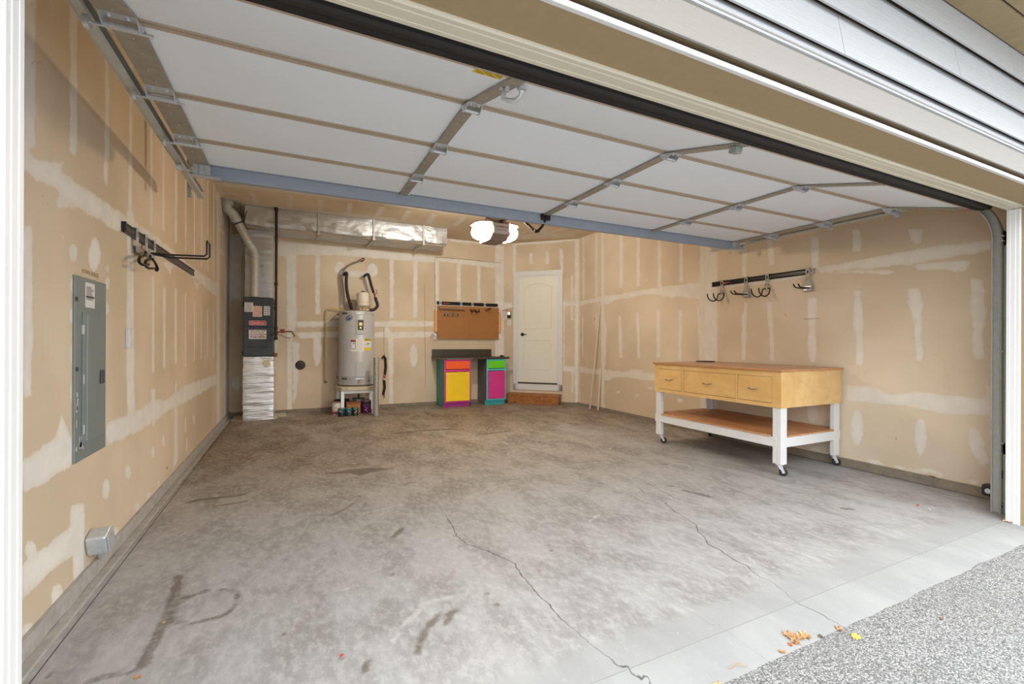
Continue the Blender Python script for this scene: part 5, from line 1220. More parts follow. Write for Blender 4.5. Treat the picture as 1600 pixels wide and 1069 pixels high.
for x_, y_, lab, sd_, bz in ((.700, 7.690, 'leftmost of three small dark teal-topped paint cans in front of the bucket', 1, 1), (.806, 7.695, 'middle of the three small paint cans, between its dark neighbours', 2, 1), (.912, 7.715, 'rightmost small paint can, dark green with scattered white print', 3, 0)):
    bands = [(.075, .125, tealp)] if bz else [(.095, .120, mat('mid_green_label', (40, 110, 84), .45))]
    t = cyl_thing('paint_can', lab, 'paint can', x_, y_, 0, .050, .128, darkl, bands, mat('can_rim', (150, 158, 154) if bz else (30, 40, 36), .35, .5), 1.0, group=None)
    label_marks(t, x_, y_, 0, .050, .12, sd_, paper, 6 if bz else 12)
cb = thing('cardboard_box', 'plain brown cardboard box behind the small paint cans', 'box', (.95, 7.98, 0))
q = MB(); q.box(.80, 1.015, 7.90, 8.05, 0, .185); obj('box_body', q, cardboard, cb, .003)
q = MB(); q.box(.80, 1.015, 7.895, 7.899, .16, .20); q.prism([(1.015, .187), (1.024, .12), (1.028, .12), (1.018, .19)], 7.90, 8.05, 'y'); obj('box_flap', q, mat('cardboard_dark', (140, 90, 46), .75), cb)
pc = cyl_thing('paint_can', 'larger plum-coloured paint can beside the steel bollard', 'paint can', 1.115, 7.95, 0, .082, .205, purple, [(.15, .19, mat('dark_plum_band', (40, 20, 44), .45))], mat('can_rim_bright', (170, 170, 164), .3, .7))
label_marks(pc, 1.115, 7.95, 0, .082, .20, 9, mat('pink_white_print', (216, 180, 210), .5), 9)
tr = thing('paint_tray', 'dark plastic tray with upright handle lying on the cardboard box', 'tray', (1.0, 8.0, .19))
q = MB(); q.prism([(.905, .235), (.92, .195), (1.05, .195), (1.10, .235), (1.10, .245), (.905, .245)], 7.92, 8.06, 'y'); obj('tray_body', q, black, tr, .004)
q = MB(); q.tube([(1.005, 8.0, .24), (1.000, 8.0, .29), (1.003, 8.0, .315)], [.017, .015, .012], 8); obj('tray_handle', q, black, tr)
q = MB(); q.box(.955, 1.02, 7.915, 7.919, .20, .23); obj('tray_sticker', q, greyp, tr)
pd = thing('coiled_hose', 'dark coiled hose half hidden behind the white bucket', 'hose', (.78, 8.12, 0))
q = MB()
for k in range(4):
    q.tube([(.75+.10*math.cos(a*PI/9), 8.165+.05*math.sin(a*PI/9), .03+.055*k) for a in range(19)], .024, 8, None, True)
obj('hose_loops', q, rubber, pd)

# ================================================================== PEGBOARD, RAIL, HOOKS ON THE BACK WALL
def peg_mat():
    m = bpy.data.materials.new('brown_hardboard'); m.use_nodes = True; nt = m.node_tree; b = nt.nodes['Principled BSDF']
    b.inputs['Base Color'].default_value = lin((166, 112, 58))+(1,); b.inputs['Roughness'].default_value = .6; return m
pg = thing('pegboard', 'brown perforated hardboard panel screwed to the back wall above the cabinets', 'pegboard', (3.10, 8.37, 1.25))
PX0, PX1, PZ0, PZ1 = 2.464, 3.742, 1.253, 1.888
q = MB(); q.box(PX0, PX1, 8.352, 8.360, PZ0, PZ1); pbd = obj('hardboard', q, peg_mat(), pg)
q = MB(); hs = .0254; nx = int((PX1-PX0)/hs); nz = int((PZ1-PZ0)/hs)
for i in range(1, nx):
    for j in range(1, nz):
        cx_, cz_ = PX0+hs*i, PZ0+hs*j; q.add([(cx_+.0035*math.cos(a*PI/3), 8.3515, cz_+.0035*math.sin(a*PI/3)) for a in range(6)], [tuple(range(6))])
obj('peg_hole', q, mat('hole_brown', (70, 40, 18), .9), pbd, kind='stuff')
q = MB()
for x_, z_ in ((.02, .93), (.02, .53), (.02, .10), (.505, .10), (.985, .84), (.985, .50), (.985, .22)):
    c_ = (PX0+(PX1-PX0)*x_, 8.352, PZ0+(PZ1-PZ0)*z_); q.cyl(c_, (c_[0], 8.345, c_[2]), .009, 10)
obj('screw_head', q, mat('dark_screw', (50, 34, 24), .5, .5), pg)
q = MB(); q.box(2.415, 3.802, 8.360, 8.398, 1.385, 1.80); obj('backing_board', q, lightpine, pg, .002, label='pale pine backing board showing at both sides')
k8 = (670, 460, 10.0); P8 = lambda x, y, Y=8.34: on(k8[0]+x/10, k8[1]+y/10, 1, Y)
bl_rail = mat('black_rail', (24, 22, 24), .35, .2)
RZ0, RZ1 = 1.915, 1.970
rl = thing('tool_rail', 'black wall rail above the brown pegboard with four silver clips', 'rail', (3.1, 8.37, RZ0))
q = MB(); q.prism([(8.40, RZ0), (8.372, RZ0), (8.368, RZ0+.008), (8.374, RZ0+.014), (8.374, RZ1-.014), (8.368, RZ1-.008), (8.372, RZ1), (8.40, RZ1)], 2.465, 3.725, 'x'); rb = obj('rail_bar', q, bl_rail, rl)
a_, b_ = P8(238, 128), P8(292, 144); q = MB(); q.box(a_[0], b_[0], 8.3725, 8.3735, b_[2], a_[2]); obj('red_mark', q, redp, rb)
a_, b_ = P8(294, 131), P8(340, 141); q = MB(); q.box(a_[0], b_[0], 8.3725, 8.3735, b_[2], a_[2]); obj('grey_mark', q, greyp, rb)
def clip(cx_, par=rl, y=8.366, z1=RZ1+.004, h=.10):
    q = MB(); q.box(cx_-.022, cx_+.022, y-.003, y, z1-.022, z1); q.box(cx_-.022, cx_+.022, y-.003, y, z1-h, z1-.048); q.box(cx_-.022, cx_-.012, y-.003, y, z1-.05, z1-.02); q.box(cx_+.012, cx_+.022, y-.003, y, z1-.05, z1-.02)
    q.box(cx_-.022, cx_+.022, y, y+.03, z1-.003, z1+.001); return q
xs4 = [P8(x, 150)[0] for x in (188, 513, 690, 883)]
tr2 = thing('tool_rack', 'long silver tool rack bar hung from the left rail clips over the pegboard', 'rack', (xs4[0], 8.33, RZ0-.05))
q = clip(xs4[0]); q2 = clip(xs4[1]); obj('rail_clip', q, galv2, tr2); obj('rail_clip', q2, galv2, tr2)
q = MB(); a_, b_ = P8(170, 215, 8.30), P8(570, 232, 8.30); q.box(a_[0], b_[0], 8.28, 8.284, b_[2]-.005, a_[2]-.008); q.box(a_[0], b_[0], 8.284, 8.36, a_[2]-.014, a_[2]-.010); q.tube([(a_[0], 8.25, a_[2]+.01), (b_[0]-.05, 8.25, a_[2]+.0)], .005, 6); obj('rack_bar', q, mat('dull_nickel', (160, 154, 148), .5, .25), tr2)
hk = thing('hook_strip', 'small grey wire strip with four dark hooks on the pegboard', 'hooks', tuple(P8(350, 310)))
q = MB(); a_, b_ = P8(222, 285), P8(488, 343); q.tube([a_, (b_[0], a_[1], a_[2])], .004, 6); q.tube([(a_[0], a_[1], b_[2]), b_], .004, 6)
for x in (222, 270, 350, 430, 488): c_ = P8(x, 285); q.tube([c_, (c_[0], c_[1], b_[2])], .004, 6)
obj('wire_frame', q, mat('dull_nickel', (160, 154, 148), .5, .25), hk)
for x in (245, 292, 372, 450):
    c_ = P8(x, 322, 8.33); q = MB(); q.tube([(c_[0]+.008, 8.35, c_[2]+.02), (c_[0]+.006, 8.32, c_[2]-.005), (c_[0]-.006, 8.30, c_[2]-.02), (c_[0]-.02, 8.29, c_[2]-.012)], .006, 6); obj('hook', q, blackm, hk)
dh = thing('double_hook', 'black double hook on a silver clip over the middle of the pegboard', 'hook', (xs4[2], 8.33, RZ0-.05))
obj('rail_clip', clip(xs4[2], h=.12), galv2, dh)
q = MB(); c_ = P8(690, 230); q.box(c_[0]-.09, c_[0]+.09, 8.355, 8.360, c_[2]-.02, c_[2]+.012); obj('back_plate', q, mat('dull_nickel', (160, 154, 148), .5, .25), dh)
for s_ in (-1, 1):
    for o_ in (.05, ):
        q = MB(); cx_ = c_[0]+s_*.055; q.tube([(cx_, 8.35, c_[2]-.01), (cx_, 8.28, c_[2]-.045), (cx_+s_*-.01, 8.22, c_[2]-.06), (cx_, 8.17, c_[2]-.045), (cx_, 8.15, c_[2]-.02)], .009, 8); obj('hook', q, blackm, dh)
        q = MB(); cx_ = c_[0]+s_*.02; q.tube([(cx_, 8.35, c_[2]-.02), (cx_+s_*.02, 8.27, c_[2]-.06), (cx_+s_*.05, 8.22, c_[2]-.07), (cx_+s_*.07, 8.19, c_[2]-.05)], .009, 8); obj('hook', q, blackm, dh)
lh = thing('loop_hook', 'black loop hook on the rightmost silver clip over the pegboard', 'hook', (xs4[3], 8.33, RZ0-.05))
obj('rail_clip', clip(xs4[3], h=.12), galv2, lh)
q = MB(); q.tube([P8(885, 235, 8.34), P8(905, 250, 8.28), P8(930, 250, 8.24), P8(960, 235, 8.22), P8(972, 222, 8.21), P8(960, 214, 8.22), P8(940, 220, 8.24), P8(920, 238, 8.27)], .008, 8, None, True); obj('hook', q, blackm, lh)

# wires on the back wall
def wallwire(name, label, pts, r, m, Y=8.392, proj=None):
    q = MB(); P = [on(a, b_, 1, Y) for a, b_ in pts] if proj is None else [proj(a, b_) for a, b_ in pts]; q.tube([tuple(p) for p in P], r, 5, None, True); o = obj(name, q, m); tag(o, label, 'wire'); return o
wgrey = mat('grey_brown_wire', (112, 88, 76), .6)
wallwire('bell_wire', 'thin brown wire framing the pegboard, from door button round to outlet', [(803.5, 486), (801, 470), (801.5, 455), (801, 440), (800.3, 412), (797, 410.5), (790, 411), (780, 411), (765, 409.5), (740, 406.5), (720, 404.5), (700, 402.8), (690, 402.5), (681, 402.8), (679, 406), (679.5, 440), (680, 470), (680.5, 500), (680, 515), (676, 526)], .0028, wgrey)
wallwire('thin_cable', 'thin cream cable dropping straight down left of the countertop', [(663.5, 444), (663.8, 470), (664, 520), (664.5, 560), (664.6, 607)], .003, mat('straw_wire', (176, 150, 108), .6))
ol = thing('wall_outlet', 'white wall outlet with plug left of the pegboard foot', 'outlet', tuple(on(679, 525, 1, 8.39)))
a_, b_ = on(676.5, 521, 1, 8.39), on(682, 530, 1, 8.39)
q = MB(); q.box(a_[0], b_[0], 8.386, 8.398, b_[2], a_[2]); obj('cover_plate', q, white, ol, .002)
q = MB(); q.box(a_[0]+.01, b_[0]-.01, 8.350, 8.386, b_[2]+.05, a_[2]-.02); obj('plug', q, paper, ol, .004)
q = MB(); q.tube([(a_[0]+.03, 8.36, b_[2]), (a_[0]+.0, 8.36, b_[2]-.05), (a_[0]+.04, 8.36, b_[2]-.06), (b_[0], 8.37, b_[2]-.02)], .003, 5); obj('cord_tail', q, greyp, ol)
q = MB(); q.tube([P8(75, 620), P8(35, 690), P8(20, 670), P8(40, 630), P8(65, 620)], .0035, 5, None, True); o = obj('red_wire_loop', q, mat('red_brown_wire', (170, 84, 66), .5)); tag(o, 'small loop of red wire beside the white outlet', 'wire')

# ---- wall controls beside the door (angled wall)
kd = (670, 460, 10.0)
def DP(x, y, off=.004): return on_diag(kd[0]+x/10, kd[1]+y/10, off)
def dplate(name, x0, x1, y0, y1, o0, o1, m, par, bevel=0):
    A, B_ = DP(x0, y0), DP(x1, y1); ua, ub = (A-DG0) @ DGU, (B_-DG0) @ DGU; q = MB(); q.box(ua, ub, o0, o1, B_[2], A[2], T=dT); return obj(name, q, m, par, bevel)
dc = thing('door_button', 'black door-opener wall button with lit panel left of the door', 'wall button', tuple(DP(1257, 320)))
dplate('button_case', 1228, 1286, 268, 372, 0, .024, black, dc, .003)
dplate('lit_panel', 1236, 1277, 278, 320, .024, .027, mat('lit_button', (255, 214, 190), .4, emit=((255, 190, 160), 1.1)), dc, .002)
sw = thing('light_switch', 'white light switch plate under the black door button', 'switch', tuple(DP(1257, 450)))
dplate('switch_plate', 1230, 1286, 402, 490, 0, .006, white, sw, .002)
dplate('toggle', 1252, 1262, 435, 458, .006, .018, mat('toggle_grey', (190, 184, 176), .4), sw)
nt_ = thing('instruction_sheet', 'white instruction card left of the black door button', 'sheet', tuple(DP(1180, 320)))
s_ = dplate('card', 1148, 1222, 262, 385, 0, .002, paper, nt_)
for k in range(7): dplate('print_line', 1156, 1214-(k % 3)*8, 272+k*15, 276+k*15, .002, .0026, greyp, nt_)
dplate('red_header', 1140, 1228, 248, 258, 0, .003, mat('red_orange_print', (176, 70, 50), .5), nt_)
wallwire('red_bell_wire', 'short red wire running right from the instruction card', [(788, 485.5), (793, 484), (797, 482.3), (801.5, 481.5)], .003, mat('red_brown_wire', (170, 84, 66), .5), proj=lambda a, b_: on_diag(a, b_, .006))

# ================================================================== PAINTED CABINETS AND COUNTERTOP
def cabinet(name, label, x0, x1, yf, side_m, frame_m, drawer_m, door_m, kick_m, h=.872, lab=None):
    t = thing(name, label, 'cabinet', ((x0+x1)/2, 8.1, 0)); yb = 8.375
    q = MB(); q.box(x0, x0+.014, yf+.016, yb, .09, h); q.box(x0, x0+.014, yf+.08, yb, 0, .09); obj('side_panel', q, side_m, t)
    q = MB(); q.box(x1-.014, x1, yf+.016, yb, .09, h); q.box(x1-.014, x1, yf+.08, yb, 0, .09); obj('side_panel', q, side_m, t)
    q = MB(); q.box(x0+.014, x1-.014, yb-.012, yb, .09, h); q.box(x0+.014, x1-.014, yf+.02, yb-.012, .09, .104); obj('carcass', q, side_m, t)
    q = MB(); q.box(x0, x0+.032, yf, yf+.018, .09, h); q.box(x1-.032, x1, yf, yf+.018, .09, h); q.box(x0+.032, x1-.032, yf, yf+.018, h-.03, h); q.box(x0+.032, x1-.032, yf, yf+.018, .09, .125); q.box(x0+.032, x1-.032, yf, yf+.018, .655, .69); obj('face_frame', q, frame_m, t)
    q = MB(); q.box(x0+.026, x1-.026, yf-.018, yf-.001, .700, .842); obj('drawer', q, drawer_m, t, .003)
    q = MB(); dx0, dx1, dz0, dz1 = x0+.026, x1-.026, .120, .645
    q.box(dx0, dx1, yf-.008, yf-.001, dz0, dz1); q.box(dx0, dx0+.055, yf-.018, yf-.008, dz0, dz1); q.box(dx1-.055, dx1, yf-.018, yf-.008, dz0, dz1); q.box(dx0+.055, dx1-.055, yf-.018, yf-.008, dz1-.055, dz1); q.box(dx0+.055, dx1-.055, yf-.018, yf-.008, dz0, dz0+.055); obj('door', q, door_m, t)
    q = MB(); q.box(x0, x1, yf+.065, yf+.08, 0, .088); obj('toe_kick', q, kick_m, t)
    return t
CL0, CL1 = 2.462, 2.965; CR0, CR1 = 3.30, 3.70
cabinet('base_cabinet', 'teal base cabinet with orange drawer and yellow door', CL0, CL1, 7.885, teal, pink, orange, yellow, mat('violet_kick', (172, 44, 138), .5))
cabinet('base_cabinet', 'narrower base cabinet with green drawer and magenta door', CR0, CR1, 7.915, greyside, aqua, green, mat('magenta_door', (208, 54, 138), .45), mat('aqua_kick', (56, 178, 186), .5))
ct = thing('countertop', 'dark brown laminate countertop with backsplash across both painted cabinets', 'countertop', (3.0, 8.1, .875))
q = MB(); q.box(2.36, 3.25, 7.86, 8.385, .875, .912); q.box(3.25, 3.765, 7.885, 8.385, .875, .912); obj('worktop', q, laminate, ct, .004)
q = MB(); q.box(2.37, 3.585, 8.355, 8.392, .912, 1.055); obj('backsplash', q, laminate, ct, .004)
q = MB(); q.box(2.50, 3.00, 7.856, 7.8605, .880, .889); obj('worn_edge', q, mat('pale_worn_edge', (160, 150, 140), .5), ct)
cl = thing('spring_clamp', 'small dark clamp lying on the right end of the countertop', 'clamp', (3.66, 8.0, .912))
q = MB(); q.box(3.62, 3.66, 7.98, 8.02, .912, .945); q.box(3.67, 3.70, 7.99, 8.01, .912, .932); q.tube([(3.62, 7.99, .94), (3.70, 8.0, .928)], .008, 6); obj('clamp_body', q, black, cl, .003)

# ================================================================== ELECTRICAL PANEL (left wall)
ep = thing('electrical_panel', 'tall grey-green breaker panel set in the left wall', 'electrical panel', (XL, 2.935, .63))
EY0, EY1, EZ0, EZ1 = 2.742, 3.122, .630, 1.500
q = MB(); q.box(XL, XL+.010, EY0, EY1, EZ0, EZ1); cov = obj('cover', q, panelgrey, ep, .003)
def LP(x, y, X=XL+.012): return on(80+x/3.34, 420+y/3.34, 0, X)
A = LP(163, 225); B_ = LP(272, 930)
q = MB(); q.box(XL+.010, XL+.016, A[1], EY1-.035, .705, LP(200, 232)[2]); dr = obj('panel_door', q, panelgrey, ep, .002)
q = MB(); q.box(XL+.016, XL+.019, LP(182, 300)[1]-.004, LP(182, 300)[1]+.004, .715, LP(200, 240)[2]); obj('door_rib', q, mat('rib_highlight', (150, 160, 158), .4), dr)
q = MB(); a_ = LP(257, 563); q.box(XL+.016, XL+.024, a_[1]-.022, a_[1]+.022, a_[2]-.035, a_[2]+.035); obj('latch', q, mat('dark_latch', (70, 72, 76), .5), dr, .004)
for yy in (318, 578, 840):
    q = MB(); a_ = LP(165, yy); q.box(XL+.010, XL+.017, a_[1]-.006, a_[1]+.006, a_[2]-.022, a_[2]+.022); obj('hinge', q, mat('pale_hinge', (206, 206, 204), .4), ep)
q = MB(); a_, b_ = LP(181, 60), LP(228, 208); z0 = b_[2]; z1 = LP(181, 58)[2]; q.box(XL+.010, XL+.0112, a_[1], b_[1], z0, z1-.01); pl_ = obj('paper_label', q, paper, ep, label='white printed label')
q = MB(); q.box(XL+.0112, XL+.0118, a_[1]+.008, b_[1]-.008, z0+(z1-z0)*.36, z0+(z1-z0)*.43); obj('label_bar', q, darkp, pl_)
q = MB(); random.seed(2)
for k in range(12):
    zz = z1-.03-(z1-z0)*.043*k; q.box(XL+.0112, XL+.0117, a_[1]+.012, b_[1]-.012-random.uniform(0, .03), zz-.0022, zz+.001)
obj('label_print', q, greyp, pl_, kind='stuff')
q = MB()
for x, y in ((133, 158), (135, 525)): a_ = LP(x, y); q.cyl((XL+.01, a_[1], a_[2]), (XL+.015, a_[1], a_[2]), .010, 12)
obj('cover_screw', q, mat('dark_latch', (70, 72, 76), .5), ep)
q = MB(); random.seed(8)
for k in range(14):
    x = random.choice((136, 137, 165, 168, 170)); y = random.uniform(600, 940); a_ = LP(x+random.uniform(-3, 3), y); w_ = random.uniform(.003, .009); q.box(XL+.0102, XL+.0110, a_[1]-w_, a_[1]+w_, a_[2]-random.uniform(.006, .03), a_[2]+.006)
for k in range(10): a_ = LP(158+random.uniform(-6, 8), 905+random.uniform(-30, 25)); q.box(XL+.0102, XL+.0110, a_[1]-.008, a_[1]+.008, a_[2]-.01, a_[2]+.01)
obj('paint_smear', q, mat('paint_smear_white', (196, 198, 196), .6), ep, kind='stuff')
# pencilled words above the panel
pm = mat('pencil', (176, 148, 116), .8); a_ = LP(202, 33, XL+.001); rt = thing('pencil_note', 'faint pencilled words on the wall just above the breaker panel', 'writing', (XL+.001, 2.97, 1.53))
text_obj('lettering', 'POWER SURGES', .030, pm, rt, (XL+.0012, 2.945, 1.531), (0, 1, 0), (0, 0, 1), .0003, squeeze=.95)
ls = thing('wall_switch', 'white vertical switch plate on the left wall past the breaker panel', 'switch', (XL, 3.53, 1.15))
a_, b_ = LP(387, 316), LP(411, 413); q = MB(); q.box(XL, XL+.020, 3.47, 3.56, 1.155, 1.275); sp2 = obj('switch_plate', q, white, ls, .004)
q = MB(); q.box(XL+.020, XL+.026, 3.50, 3.53, 1.185, 1.245); obj('rocker', q, paper, ls, .002)

# ================================================================== RAIL AND HOOKS (left wall)
def rail_profile(x, s):   # s=+1 rail sticks out toward +x
    return lambda z0, z1: [(x, z0), (x+s*.018, z0), (x+s*.022, z0+.008), (x+s*.015, z0+.014), (x+s*.015, z1-.014), (x+s*.022, z1-.008), (x+s*.018, z1), (x, z1)]
railm = mat('dark_bronze_rail', (70, 62, 58), .4, .3)
lr = thing('wall_rail', 'dark brown storage rail on the left wall', 'rail', (XL, 4.43, 1.85))
q = MB(); pr1 = [(a, b_) for a, b_ in rail_profile(XL, 1)(1.840, 1.897)]
vs = [(a, 3.395, b_) for a, b_ in pr1]+[(a, 5.47, b_+.010) for a, b_ in pr1]; n = len(pr1)
q.add(vs, [tuple(range(n))[::-1], tuple(range(n, 2*n))]+[(k, (k+1) % n, n+(k+1) % n, n+k) for k in range(n)]); obj('rail_bar', q, railm, lr)
q = MB(); q.box(XL+.001, XL+.024, 3.385, 3.397, 1.838, 1.900); obj('end_cap', q, black, lr, .002)
k9 = (190, 340, 10.69); LK = lambda x, y, X=XL+.03: tuple(on(k9[0]+x/k9[2], k9[1]+y/k9[2], 0, X))
def lclip(y, par, z1=1.905, h=.15):
    q = MB(); x = XL+.024; q.box(x, x+.003, y-.022, y-.011, z1-h, z1); q.box(x, x+.003, y+.011, y+.022, z1-h, z1); q.box(x, x+.003, y-.011, y+.011, z1-.02, z1); q.box(x, x+.003, y-.011, y+.011, z1-h, z1-.055); q.box(XL+.0, x+.003, y-.022, y+.022, z1-.002, z1+.002)
    return obj('rail_clip', q, galv2, par)
ya, yb_, yc = LK(280, 300)[1], LK(430, 400)[1], LK(570, 500)[1]
uh = thing('utility_hooks', 'silver bracket with two black curled hooks on the left wall rail', 'hook', (XL, ya, 1.74))
lclip(ya, uh); lclip(yb_, uh)
q = MB(); q.box(XL+.027, XL+.030, ya-.02, yb_+.02, 1.752, 1.792); q.box(XL+.0, XL+.030, ya-.02, yb_+.02, 1.790, 1.793); obj('cross_plate', q, mat('dull_nickel', (160, 154, 148), .5, .25), uh)
for L_ in ([(398, 575), (392, 628), (345, 640), (305, 660), (286, 705), (300, 755), (335, 785), (390, 792), (452, 785)], [(478, 640), (474, 695), (435, 702), (405, 725), (392, 775), (408, 820), (450, 848), (535, 850)]):
    q = MB(); q.tube([LK(x, y, XL+.045+.006*i) for i, (x, y) in enumerate(L_)], .0085, 8, None, True); obj('hook', q, blackm, uh)
bh = thing('bent_hook', 'black curved single hook under the left rail beside the long bracket', 'hook', (XL, yc, 1.74))
lclip(yc, bh)
q = MB(); q.tube([LK(x, y, XL+.05) for x, y in ((512, 690), (545, 735), (572, 780), (590, 830), (595, 862), (583, 880))], [.008, .0085, .009, .010, .012, .011], 8, None, True); obj('hook', q, blackm, bh)
lb_ = thing('long_bracket', 'long black double-rod bracket jutting out from the left wall rail', 'bracket', (XL, 3.88, 1.80))
yy = LK(500, 560)[1]
for dy in (-.02, .10):
    q = MB(); q.tube([(XL+.02, yy+dy*.3, 1.800), (XL+.12, yy+dy, 1.795), (XL+.335, yy+dy, 1.803), (XL+.352, yy+dy, 1.818), (XL+.352, yy+dy, 1.905)], .0065, 8, None, True); obj('rod', q, blackm, lb_)
q = MB(); q.tube([(XL+.352, yy-.020, 1.905), (XL+.352, yy-.012, 1.914), (XL+.352, yy+.092, 1.914), (XL+.352, yy+.10, 1.905)], .0065, 8); obj('rod_end', q, blackm, lb_)
q = MB(); q.box(XL+.024, XL+.030, yy-.04, yy+.05, 1.775, 1.825); obj('base_plate', q, galv2, lb_)

# ================================================================== RAIL AND HOOKS (right wall)
rr_ = thing('wall_rail', 'black storage rail with four hooks on the right wall', 'rail', (XR, 3.5, 1.92))
pr1 = [(a, b_) for a, b_ in rail_profile(XR, -1)(1.922, 1.980)]; n = len(pr1)
q = MB(); vs = [(a, 2.93, b_+.002) for a, b_ in pr1]+[(a, 4.135, b_) for a, b_ in pr1]
q.add(vs, [tuple(range(n))[::-1], tuple(range(n, 2*n))]+[(k, (k+1) % n, n+(k+1) % n, n+k) for k in range(n)]); rbb = obj('rail_bar', q, bl_rail, rr_)
q = MB(); q.box(XR-.015, XR-.001, 2.865, 2.93, 1.955, 1.975); q.box(XR-.015, XR-.001, 2.865, 2.93, 1.927, 1.945); q.box(XR-.004, XR-.001, 2.87, 2.93, 1.925, 1.978); obj('rail_end', q, mat('dull_nickel', (160, 154, 148), .5, .25), rr_)
ka = (1090, 410, 15.27); RK = lambda x, y, X=XR-.02: on(ka[0]+x/ka[2], ka[1]+y/ka[2], 0, X)
a_ = RK(600, 500); b_ = RK(690, 500); c_ = RK(765, 490)
q = MB(); q.box(XR-.0165, XR-.015, b_[1], a_[1], 1.940, 1.960); obj('red_mark', q, redp, rbb)
q = MB(); q.box(XR-.0165, XR-.015, c_[1], b_[1], 1.947, 1.956); obj('grey_mark', q, greyp, rbb)
nick = mat('dull_nickel', (160, 154, 148), .5, .25)
def rclip(y, par, z1=1.987, h=.13):
    q = MB(); x = XR-.026; q.box(x, x+.003, y-.021, y-.011, z1-h, z1); q.box(x, x+.003, y+.011, y+.021, z1-h, z1); q.box(x, x+.003, y-.011, y+.011, z1-.02, z1); q.box(x, x+.003, y-.011, y+.011, z1-.088, z1-.055)
    q.box(x, XR, y-.021, y+.021, z1-.001, z1+.002)
    q.prism([(y-.021, z1-h+.01), (y+.021, z1-h+.01), (y+.042, z1-h-.045), (y-.042, z1-h-.045)], x, x+.003, 'x')
    return obj('rail_clip', q, nick, par)
cv2 = lambda px: on(px, 440, 0, XR-.024)[1]
def uhook(px, lab):
    y = cv2(px); t = thing('cradle_hook', lab, 'hook', (XR, y, 1.80), group='U-shaped cradle hooks on the right wall rail'); rclip(y, t)
    for dy in (-.045, .045):
        q = MB(); pts = []
        for k in range(11):
            a = PI*k/10; pts.append((XR-.135+.095*math.cos(a), y+dy, 1.812-.088*math.sin(a)**.9))
        pts = [(XR-.03, y+dy*.4, 1.825)]+pts; q.tube(pts, .0075, 8, None, True); obj('prong', q, blackm, t)
def shook(px, lab, Ln):
    y = cv2(px); t = thing('prong_hook', lab, 'hook', (XR, y, 1.78), group='straight prong hooks on the right wall rail'); rclip(y, t)
    q = MB(); q.box(XR-.028, XR-.004, y-.048, y+.048, 1.742, 1.812); obj('base_box', q, nick, t, .006)
    q = MB(); q.box(XR-.031, XR-.028, y-.036, y+.036, 1.756, 1.802); obj('inner_frame', q, galv2, t, .004)
    for dy in (-.024, .024):
        q = MB(); q.tube([(XR-.02, y+dy, 1.778), (XR-Ln+.03, y+dy, 1.776), (XR-Ln, y+dy, 1.784), (XR-Ln-.025, y+dy, 1.810)], .0075, 8, None, True); obj('prong', q, blackm, t)
uhook(1128, 'U-shaped cradle hook at the far left end of the black rail')
shook(1165.5, 'straight two-prong hook between the two U-shaped cradle hooks', .235)
uhook(1198.5, 'U-shaped cradle hook in the middle of the black rail')
shook(1262, 'straight two-prong hook at the near right end of the black rail', .20)

# ================================================================== ROLLING WORKBENCH
BX0, BX1, BY0, BY1 = 3.925, 4.850, 2.590, 4.160
wk = thing('workbench', 'rolling birch workbench with three drawers, white legs and lower shelf', 'workbench', ((BX0+BX1)/2, (BY0+BY1)/2, 0))
BZ0, BZ1 = .615, .945
q = MB(); q.box(BX0-.022, BX1+.005, BY0-.018, BY1+.012, BZ1, BZ1+.018); top_ = obj('top', q, plytop, wk, .003)
# carcass with real drawer openings on the front (facing -x)
dz0, dz1 = .652, .892
dr_y = [(BY0+.085, 3.030), (3.055, 3.712), (3.738, 4.092)]
q = MB(); q.box(BX0+.018, BX1, BY0, BY0+.018, BZ0, BZ1); obj('end_panel', q, maple, wk, .002)
q = MB(); q.box(BX0+.018, BX1, BY1-.018, BY1, BZ0, BZ1); obj('end_panel', q, maple, wk, .002)
q = MB(); q.box(BX1-.018, BX1, BY0+.018, BY1-.018, BZ0, BZ1); obj('back_panel', q, maple, wk)
q = MB(); q.box(BX0+.03, BX1-.018, BY0+.018, BY1-.018, BZ0, BZ0+.012); obj('bottom_panel', q, maple, wk)
q = MB()
q.box(BX0, BX0+.018, BY0, BY1, BZ0, dz0); q.box(BX0, BX0+.018, BY0, BY1, dz1, BZ1)
ed = [BY0]+[v for p in dr_y for v in p]+[BY1]
for k in range(0, 8, 2): q.box(BX0, BX0+.018, ed[k], ed[k+1], dz0, dz1)
obj('front_frame', q, maple, wk)
for k, (ya_, yb2) in enumerate(dr_y):
    q = MB(); g = .0035; out = .005 if k == 2 else 0
    q.box(BX0+.001-out, BX0+.017, ya_+g, yb2-g, dz0+g, dz1-g); q.box(BX0+.017, BX0+.40, ya_+.02, yb2-.02, dz0+.01, dz1-.04); d_ = obj('drawer', q, maple, wk, .0015)
    yc_ = (ya_+yb2)/2; zc = (dz0+dz1)/2
    q = MB(); q.tube([(BX0, yc_-.045, zc+.002), (BX0-.022, yc_-.048, zc), (BX0-.032, yc_-.032, zc-.004), (BX0-.034, yc_, zc-.008), (BX0-.032, yc_+.032, zc-.004), (BX0-.022, yc_+.048, zc), (BX0, yc_+.045, zc+.002)], [.006, .0065, .006, .0042, .006, .0065, .006], 8, None, True)
    obj('handle', q, chrome, d_, label='curved chrome pull')
